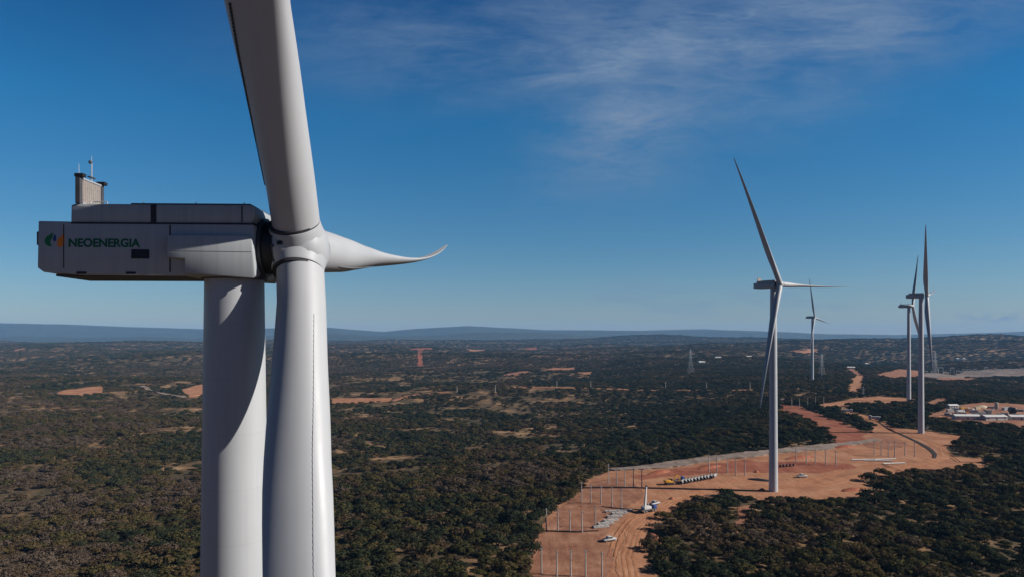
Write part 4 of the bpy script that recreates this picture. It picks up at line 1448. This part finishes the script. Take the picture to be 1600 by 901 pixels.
for px, py, L, W_, rz, lb, tl in [(1096, 567, 16, 9, 20, 'white house near the lone lattice pylon', False), (1122, 560, 14, 8, -10, 'small white house farther right of the lone pylon', False),
                                  (1170, 558, 14, 8, 5, 'white house just left of the second turbine tower', False), (1245, 549, 20, 10, 0, 'white walled house with a red tiled roof on the far red clearing', True),
                                  (1263, 547, 16, 9, 15, 'second tiled house on the far red clearing', True), (1330, 576, 14, 8, -20, 'white house at the top of the upper dirt road', False),
                                  (1500, 561, 30, 14, 0, 'wide white roofed building beyond the substation', False), (1352, 569, 12, 8, 10, 'white house behind the upper dirt road', False)]:
    house(px, py, L, W_, rz, lb, tl)

#@@SCRUB
# ------------------------------------------------------------------ scrub: leafy crowns built from many small faces
def crown_mesh(seed, lobes, cards, flat, size, gap):
    """a crown about 1 unit in radius, its foot at z = 0: leaf clumps spread over and through uneven lobes"""
    g = np.random.default_rng(seed)
    L = []
    for k in range(lobes):
        a = 2 * math.pi * k / lobes + g.uniform(-0.5, 0.5)
        d = g.uniform(0.30, 0.62) if k else 0.05
        r = g.uniform(0.30, 0.48)
        L.append((d * math.cos(a), d * math.sin(a), flat * g.uniform(0.55, 0.95) * (1.1 if k == 0 else 0.9), r))
    V, Fc, Nn = [], [], []
    per = cards // lobes
    for (lx, ly, lz, lr) in L:
        for _ in range(per):
            v = g.normal(size=3)
            v /= np.linalg.norm(v)
            if v[2] < -0.35:
                v[2] = -v[2] * 0.5
            rad = lr * (g.uniform(0.55, 1.08) if g.random() < gap else g.uniform(0.90, 1.06))
            c = np.array([lx, ly, lz]) + v * rad * np.array([1, 1, 0.8])
            c[2] = max(c[2], 0.08 + 0.1 * g.random())
            n = v + g.normal(size=3) * 0.45
            n /= np.linalg.norm(n)
            t = np.cross(n, g.normal(size=3))
            t /= np.linalg.norm(t)
            b = np.cross(n, t)
            s1, s2 = size * g.uniform(0.6, 1.25), size * g.uniform(0.35, 0.8)
            i = len(V)
            V += [c - t * s1, c - b * s2 + n * s1 * 0.15, c + t * s1, c + b * s2 + n * s1 * 0.15]
            Fc.append((i, i + 1, i + 2, i + 3))
            dome = c / np.linalg.norm(c)
            q = v * 0.75 + dome * 0.35 + n * 0.35
            Nn += [tuple(q / np.linalg.norm(q))] * 4
    me = bpy.data.meshes.new('crown')
    me.from_pydata([tuple(v) for v in V], [], Fc)
    me.materials.append(M['leaf'])
    me.polygons.foreach_set('use_smooth', np.ones(len(Fc), bool))
    me.update()
    me.normals_split_custom_set(Nn)
    return me


def trunk_mesh(seed, flat):
    r = random.Random(seed)
    b = MB()
    for k in range(3):
        a = 2 * math.pi * k / 3 + r.uniform(-0.4, 0.4)
        p0 = Vector((0.03 * math.cos(a), 0.03 * math.sin(a), -0.15))
        p1 = p0 + Vector((0.12 * math.cos(a), 0.12 * math.sin(a), 0.25 + flat * 0.2))
        p2 = p1 + Vector((0.25 * math.cos(a), 0.25 * math.sin(a), flat * 0.35))
        b.tube(p0, p1, 0.05, 0.035, 6)
        b.tube(p1, p2, 0.035, 0.012, 6)
        b.tube(p1, p1 + Vector((-0.15 * math.sin(a), 0.15 * math.cos(a), flat * 0.4)), 0.025, 0.008, 5)
    b.tube((0, 0, -0.2), (0, 0, 0.12), 0.09, 0.075, 8)
    o = b.build('trunk', M['bark'], None, 60)
    me = o.data
    bpy.data.objects.remove(o)
    return me


PROTO = [(101, 6, 420, 0.75, 0.125, 0.3), (102, 7, 460, 0.85, 0.115, 0.3), (103, 5, 380, 0.65, 0.13, 0.3), (104, 8, 480, 0.80, 0.11, 0.3),
         (105, 6, 400, 0.95, 0.12, 0.35), (106, 7, 300, 0.85, 0.10, 0.5)]
CROWNS = [crown_mesh(*p) for p in PROTO]
TRUNKS = [trunk_mesh(p[0], p[3]) for p in PROTO]


def scatter(r0, r1, step, seed, smin, smax, zf):
    g = np.random.default_rng(seed)
    xs = np.arange(-r1 * 0.74, r1 * 0.74, step)
    ys = np.arange(r0 * 0.6, r1, step)
    X, Y = np.meshgrid(xs, ys)
    X = X.ravel() + g.uniform(-0.5, 0.5, X.size) * step
    Y = Y.ravel() + g.uniform(-0.5, 0.5, Y.size) * step
    rr = np.hypot(X, Y)
    k = (rr > r0) & (rr <= r1) & (np.abs(X) < Y * 0.80 + 30)
    X, Y, rr = X[k], Y[k], rr[k]
    # openings: sandy gaps in the left and middle distance, closed canopy on the right and in the foreground
    patch = fbm(X, Y, 34.0, 3, 201, 0.6)
    wide = fbm(X, Y, 260.0, 3, 222)
    openness = sstep(rr, 330, 520) * (1 - 0.5 * sstep(rr, 1500, 2600)) * (1 - 0.7 * sstep(X - 0.06 * Y, 0, 120)) * 0.82 + 0.18
    dens = 0.98 - openness * 0.90 * sstep(patch + 0.28 * wide, -0.02, 0.12)
    k = g.random(len(X)) < dens
    X, Y, rr = X[k], Y[k], rr[k]
    P = np.stack([X, Y], -1)
    bad = np.zeros(len(P), bool)
    for c in CLEAR:
        lo_, hi_ = c.min(0) - 2, c.max(0) + 2
        q = np.where((P[:, 0] > lo_[0]) & (P[:, 0] < hi_[0]) & (P[:, 1] > lo_[1]) & (P[:, 1] < hi_[1]))[0]
        if len(q) == 0:
            continue
        s_ = inside(P[q], c)
        for dx, dy_ in ((0.8, 0), (-0.8, 0), (0, 0.8), (0, -0.8)):
            s_ |= inside(P[q] + np.array([dx, dy_]), c)
        bad[q] |= s_
    for t in (near, t2, t3, t4, t5):
        bad |= np.hypot(X - t.location.x, Y - t.location.y) < 7.0
    P = P[~bad]
    n = len(P)
    Z = H(P[:, 0], P[:, 1])
    s = smin + (smax - smin) * g.random(n) ** 2.0
    tone = fbm(P[:, 0], P[:, 1], 55.0, 3, 240) * 1.5 + fbm(P[:, 0], P[:, 1], 400.0, 2, 250) * 0.8
    bias = 0.29 + 0.17 * (1 - sstep(P[:, 0] - 0.14 * P[:, 1], -60, 60))
    tint = np.clip(bias + tone + g.normal(size=n) * 0.20, 0, 1)
    idx = g.integers(0, 5, n)
    idx = np.where((tint > 0.72) & (g.random(n) < 0.6), 5, idx)
    return P, Z, s, s * zf * g.uniform(0.8, 1.25, n), tint, idx, g.uniform(0, 2 * math.pi, n)


sets = [scatter(55, 900, 3.7, 11, 1.5, 5.2, 0.76), scatter(900, 2300, 6.3, 12, 2.8, 6.0, 0.66), scatter(2300, 6900, 18.0, 13, 7.0, 16.0, 0.40)]
P = np.vstack([q[0] for q in sets])
Z, S, SZ, TI, IX, RO = [np.concatenate([q[i] for q in sets]) for i in range(1, 7)]
print('scrub plants', len(P))

# the 300 trees that show largest are things of their own
px_ = 800 + F * P[:, 0] / P[:, 1]
top_ = HZ - F * (Z + SZ * 1.0 - CAMZ) / P[:, 1]
vis = (px_ > -15) & (px_ < 1615) & (top_ < 893) & ~((px_ > 325) & (px_ < 520))
size_ = np.where(vis, S / P[:, 1], 0)
order = np.argsort(-size_)[:300]
alone = np.zeros(len(P), bool)
alone[order] = True
PROTO_OBJ = {}
for i in order:
    zone = 'left of the near tower' if px_[i] < 330 else 'right of the dirt road' if P[i, 0] > 20 + 0.1 * P[i, 1] else 'between the near blade and the dirt road'
    hue = 'dark green' if TI[i] < 0.38 else 'olive green' if TI[i] < 0.64 else 'grey brown'
    r = empty('scrub_tree', (P[i, 0], P[i, 1], Z[i]), RO[i], 'near %s scrub tree %s' % (hue, zone), 'tree',
              '%s trees %s' % (hue, zone))
    r.scale = (S[i], S[i], SZ[i])
    k = int(IX[i])
    for nm, me in (('trunk', TRUNKS[k]), ('crown', CROWNS[k])):
        o = bpy.data.objects.new(nm, me)
        col.objects.link(o)
        o.parent = r
        if nm == 'crown':
            o['tint'] = float(TI[i])
            PROTO_OBJ.setdefault(k, o)

# all other scrub: one object of countless plants
rest = ~alone
me = bpy.data.meshes.new('scrub')
pts = np.stack([P[rest, 0], P[rest, 1], Z[rest]], -1)
me.vertices.add(len(pts))
me.vertices.foreach_set('co', pts.astype(np.float32).ravel())
for nm, typ, arr in (('scl', 'FLOAT_VECTOR', np.stack([S[rest], S[rest], SZ[rest]], -1)), ('rot', 'FLOAT_VECTOR', np.stack([RO[rest] * 0, RO[rest] * 0, RO[rest]], -1)),
                     ('tint', 'FLOAT', TI[rest]), ('pick', 'INT', IX[rest])):
    a_ = me.attributes.new(nm, typ, 'POINT')
    if typ == 'INT':
        a_.data.foreach_set('value', arr.astype(np.int32))
    elif typ == 'FLOAT':
        a_.data.foreach_set('value', arr.astype(np.float32))
    else:
        a_.data.foreach_set('vector', arr.astype(np.float32).ravel())
me.update()
scrub = bpy.data.objects.new('scrub', me)
col.objects.link(scrub)
tag(scrub, 'dense dark caatinga scrub covering the plain to the horizon', 'scrub', kind='stuff')
ng = bpy.data.node_groups.new('scatter_scrub', 'GeometryNodeTree')
ng.interface.new_socket('Geometry', in_out='INPUT', socket_type='NodeSocketGeometry')
ng.interface.new_socket('Geometry', in_out='OUTPUT', socket_type='NodeSocketGeometry')
gi, go = ng.nodes.new('NodeGroupInput'), ng.nodes.new('NodeGroupOutput')
iop = ng.nodes.new('GeometryNodeInstanceOnPoints')
join = ng.nodes.new('GeometryNodeJoinGeometry')
for k in reversed(range(len(PROTO))):
    oi = ng.nodes.new('GeometryNodeObjectInfo')
    oi.transform_space = 'ORIGINAL'
    oi.inputs['As Instance'].default_value = True
    po = PROTO_OBJ.get(k)
    if po is None:
        po = next(iter(PROTO_OBJ.values()))
    oi.inputs['Object'].default_value = po
    ng.links.new(oi.outputs['Geometry'], join.inputs[0])


def named(nm, typ):
    nd = ng.nodes.new('GeometryNodeInputNamedAttribute')
    nd.data_type = typ
    nd.inputs['Name'].default_value = nm
    return nd.outputs['Attribute']


ng.links.new(gi.outputs[0], iop.inputs['Points'])
ng.links.new(join.outputs[0], iop.inputs['Instance'])
iop.inputs['Pick Instance'].default_value = True
ng.links.new(named('pick', 'INT'), iop.inputs['Instance Index'])
ng.links.new(named('rot', 'FLOAT_VECTOR'), iop.inputs['Rotation'])
ng.links.new(named('scl', 'FLOAT_VECTOR'), iop.inputs['Scale'])
ng.links.new(iop.outputs[0], go.inputs[0])
md = scrub.modifiers.new('scatter', 'NODES')
md.node_group = ng

# ------------------------------------------------------------------ the air
zmin = min(v.co.z for v in ground.data.vertices) - 1.0
zmax = max(max(v.co.z for v in ground.data.vertices) + 20.0, 260.0)
hz = MB().box(-17900, 17900, -17900, 17900, zmin, zmax)
m = bpy.data.materials.new('air')
m.use_nodes = True
nt = NT(m.node_tree)
vol = nt.n('ShaderNodeVolumePrincipled', ins={'Color': (0.30, 0.60, 1.0, 1), 'Density': 4.6e-5, 'Anisotropy': 0.0})
nt.n('ShaderNodeOutputMaterial', ins={'Volume': vol.outputs[0]})
ho = hz.build('haze', m)
tag(ho, kind='stuff')
